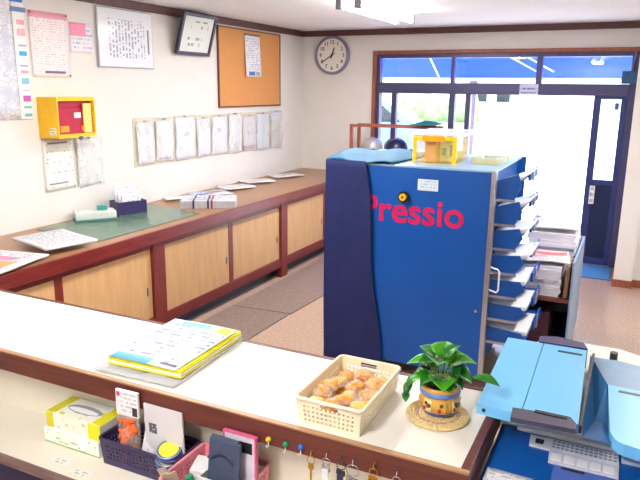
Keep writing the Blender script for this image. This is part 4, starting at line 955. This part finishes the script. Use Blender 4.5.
mk('grip_slot', B(3.625, 3.70, -5.765, -5.752, ZL+.0035, ZL+.006), black_pl, pr, world=True)
mk('hinge_strip', bprism(new_bm(), [(3.572, -5.289), (3.568, -5.242), (3.62, -5.222), (3.698, -5.238), (3.712, -5.284)], 1.0, ZL+.004), mat('dark_violet_strip', (52, 42, 84), .5), pr, world=True)
mk('cover_gap_shade', B(3.7265, 3.733, -5.765, -5.29, 1.036, ZL-.004), black_pl, pr, world=True)  # black strip stands in for the dark gap between the covers
# sloped valley between the two covers
bm = new_bm()
va = [Vector(p) for p in ((3.720, -5.25, 1.035), (3.735, -5.745, 1.016), (3.757, -5.60, .992), (3.775, -5.44, 1.03), (3.785, -5.60, .992), (3.800, -5.735, 1.012))]
vv = [bm.verts.new(p) for p in va]
bm.faces.new((vv[0], vv[1], vv[2])); bm.faces.new((vv[0], vv[2], vv[3])); bm.faces.new((vv[2], vv[4], vv[3])); bm.faces.new((vv[1], vv[5], vv[4], vv[2]))
bmesh.ops.solidify(bm, geom=list(bm.faces), thickness=.006)
mk('valley', bm, copier_md, pr, world=True)
arc = [(3.778, -5.44), (3.792, -5.68)] + [(3.83-.038*math.cos(a), -5.69-.07*math.sin(a)) for a in (.3, .7, 1.1, 1.5)] + [(3.90, -5.775), (4.3, -5.80), (4.3, -5.47)]
oc = mk('output_cover', bprism(new_bm(), arc, 1.0, 1.03), copier_lt, pr, world=True)
mk('slot', B(3.805, 3.90, -5.478, -5.466, 1.029, 1.0315), black_pl, oc, world=True)
mk('rear_skirt', bprism(new_bm(), [(3.722, -5.245), (3.778, -5.435), (4.3, -5.465), (4.3, -5.36), (3.80, -5.24)], .985, 1.026), mat('grey_blue_skirt', (104, 140, 172), .4), pr, world=True)
# controls on the front deck
ctl = mk('control_panel', bprism(new_bm(), [(3.616, -5.724), (3.612, -5.672), (3.818, -5.668), (3.822, -5.73)], ZB, ZB+.005), white_pl, pr, world=True)
mk('keypad', bprism(new_bm(), [(3.668, -5.782), (3.665, -5.7245), (3.822, -5.7305), (3.822, -5.780)], ZB, ZB+.005), mat('keypad_grey', (214, 214, 226), .3), pr, world=True)
mk('lcd', B(3.628, 3.648, -5.710, -5.688, ZB+.005, ZB+.0065), mat('lcd_dark', (60, 58, 66), .25), ctl, world=True)
btn = mat('button_grey', (150, 152, 176), .5)
bme = B(-.004, .004, -.003, .003, 0, .002, bevel=.0008)
b0 = mk('button', bme, btn, ctl); b0.location = Vector((3.672, -5.682, ZB+.005))-worldloc(ctl)
for i in range(14):
    for j in range(3):
        if i == 0 and j == 0: continue
        c_ = b0.copy(); C.objects.link(c_); c_.location = Vector((3.672+.0108*i, -5.682-.0145*j, ZB+.005))-worldloc(ctl)
for i in range(5):
    mk('large_key', B(3.673+.029*i, 3.697+.029*i, -5.774, -5.742, ZB+.005, ZB+.0075, bevel=.001), white_pl, pr, world=True)
mk('start_display', B(3.826, 3.880, -5.705, -5.662, ZB, ZB+.01, bevel=.002), mat('display_pale', (190, 210, 235), .3), pr, world=True)
mk('start_button', bcyl(new_bm(), (3.858, -5.684, ZB+.01), (3.858, -5.684, ZB+.014), .011, n=20), white_pl, pr, world=True)
mk('stop_button', B(3.832, 3.842, -5.692, -5.676, ZB+.01, ZB+.013), copier_dk, pr, world=True)
mk('deck_sheen', B(3.682, 4.0, -6.14, -5.79, ZB, ZB+.0035, bevel=.0015), mat('violet_blue_reflection', (84, 110, 190), .2, var=.03), pr, world=True)  # slab on the deck, its paler reflection painted as violet blue
mk('deck_notch', B(3.70, 3.75, -5.800, -5.793, ZB+.003, ZB+.006), black_pl, pr, world=True)
lying_sheet('instruction_sheet', 'white instruction sheet lying on the dark blue printer deck', 'paper', 3.596, -5.935, ZB+.001, .105, .13, .0, print_mat('instr', (236, 236, 240), (190, 190, 205), 10, 10, axes='xy', density=.45), .001, .0015)
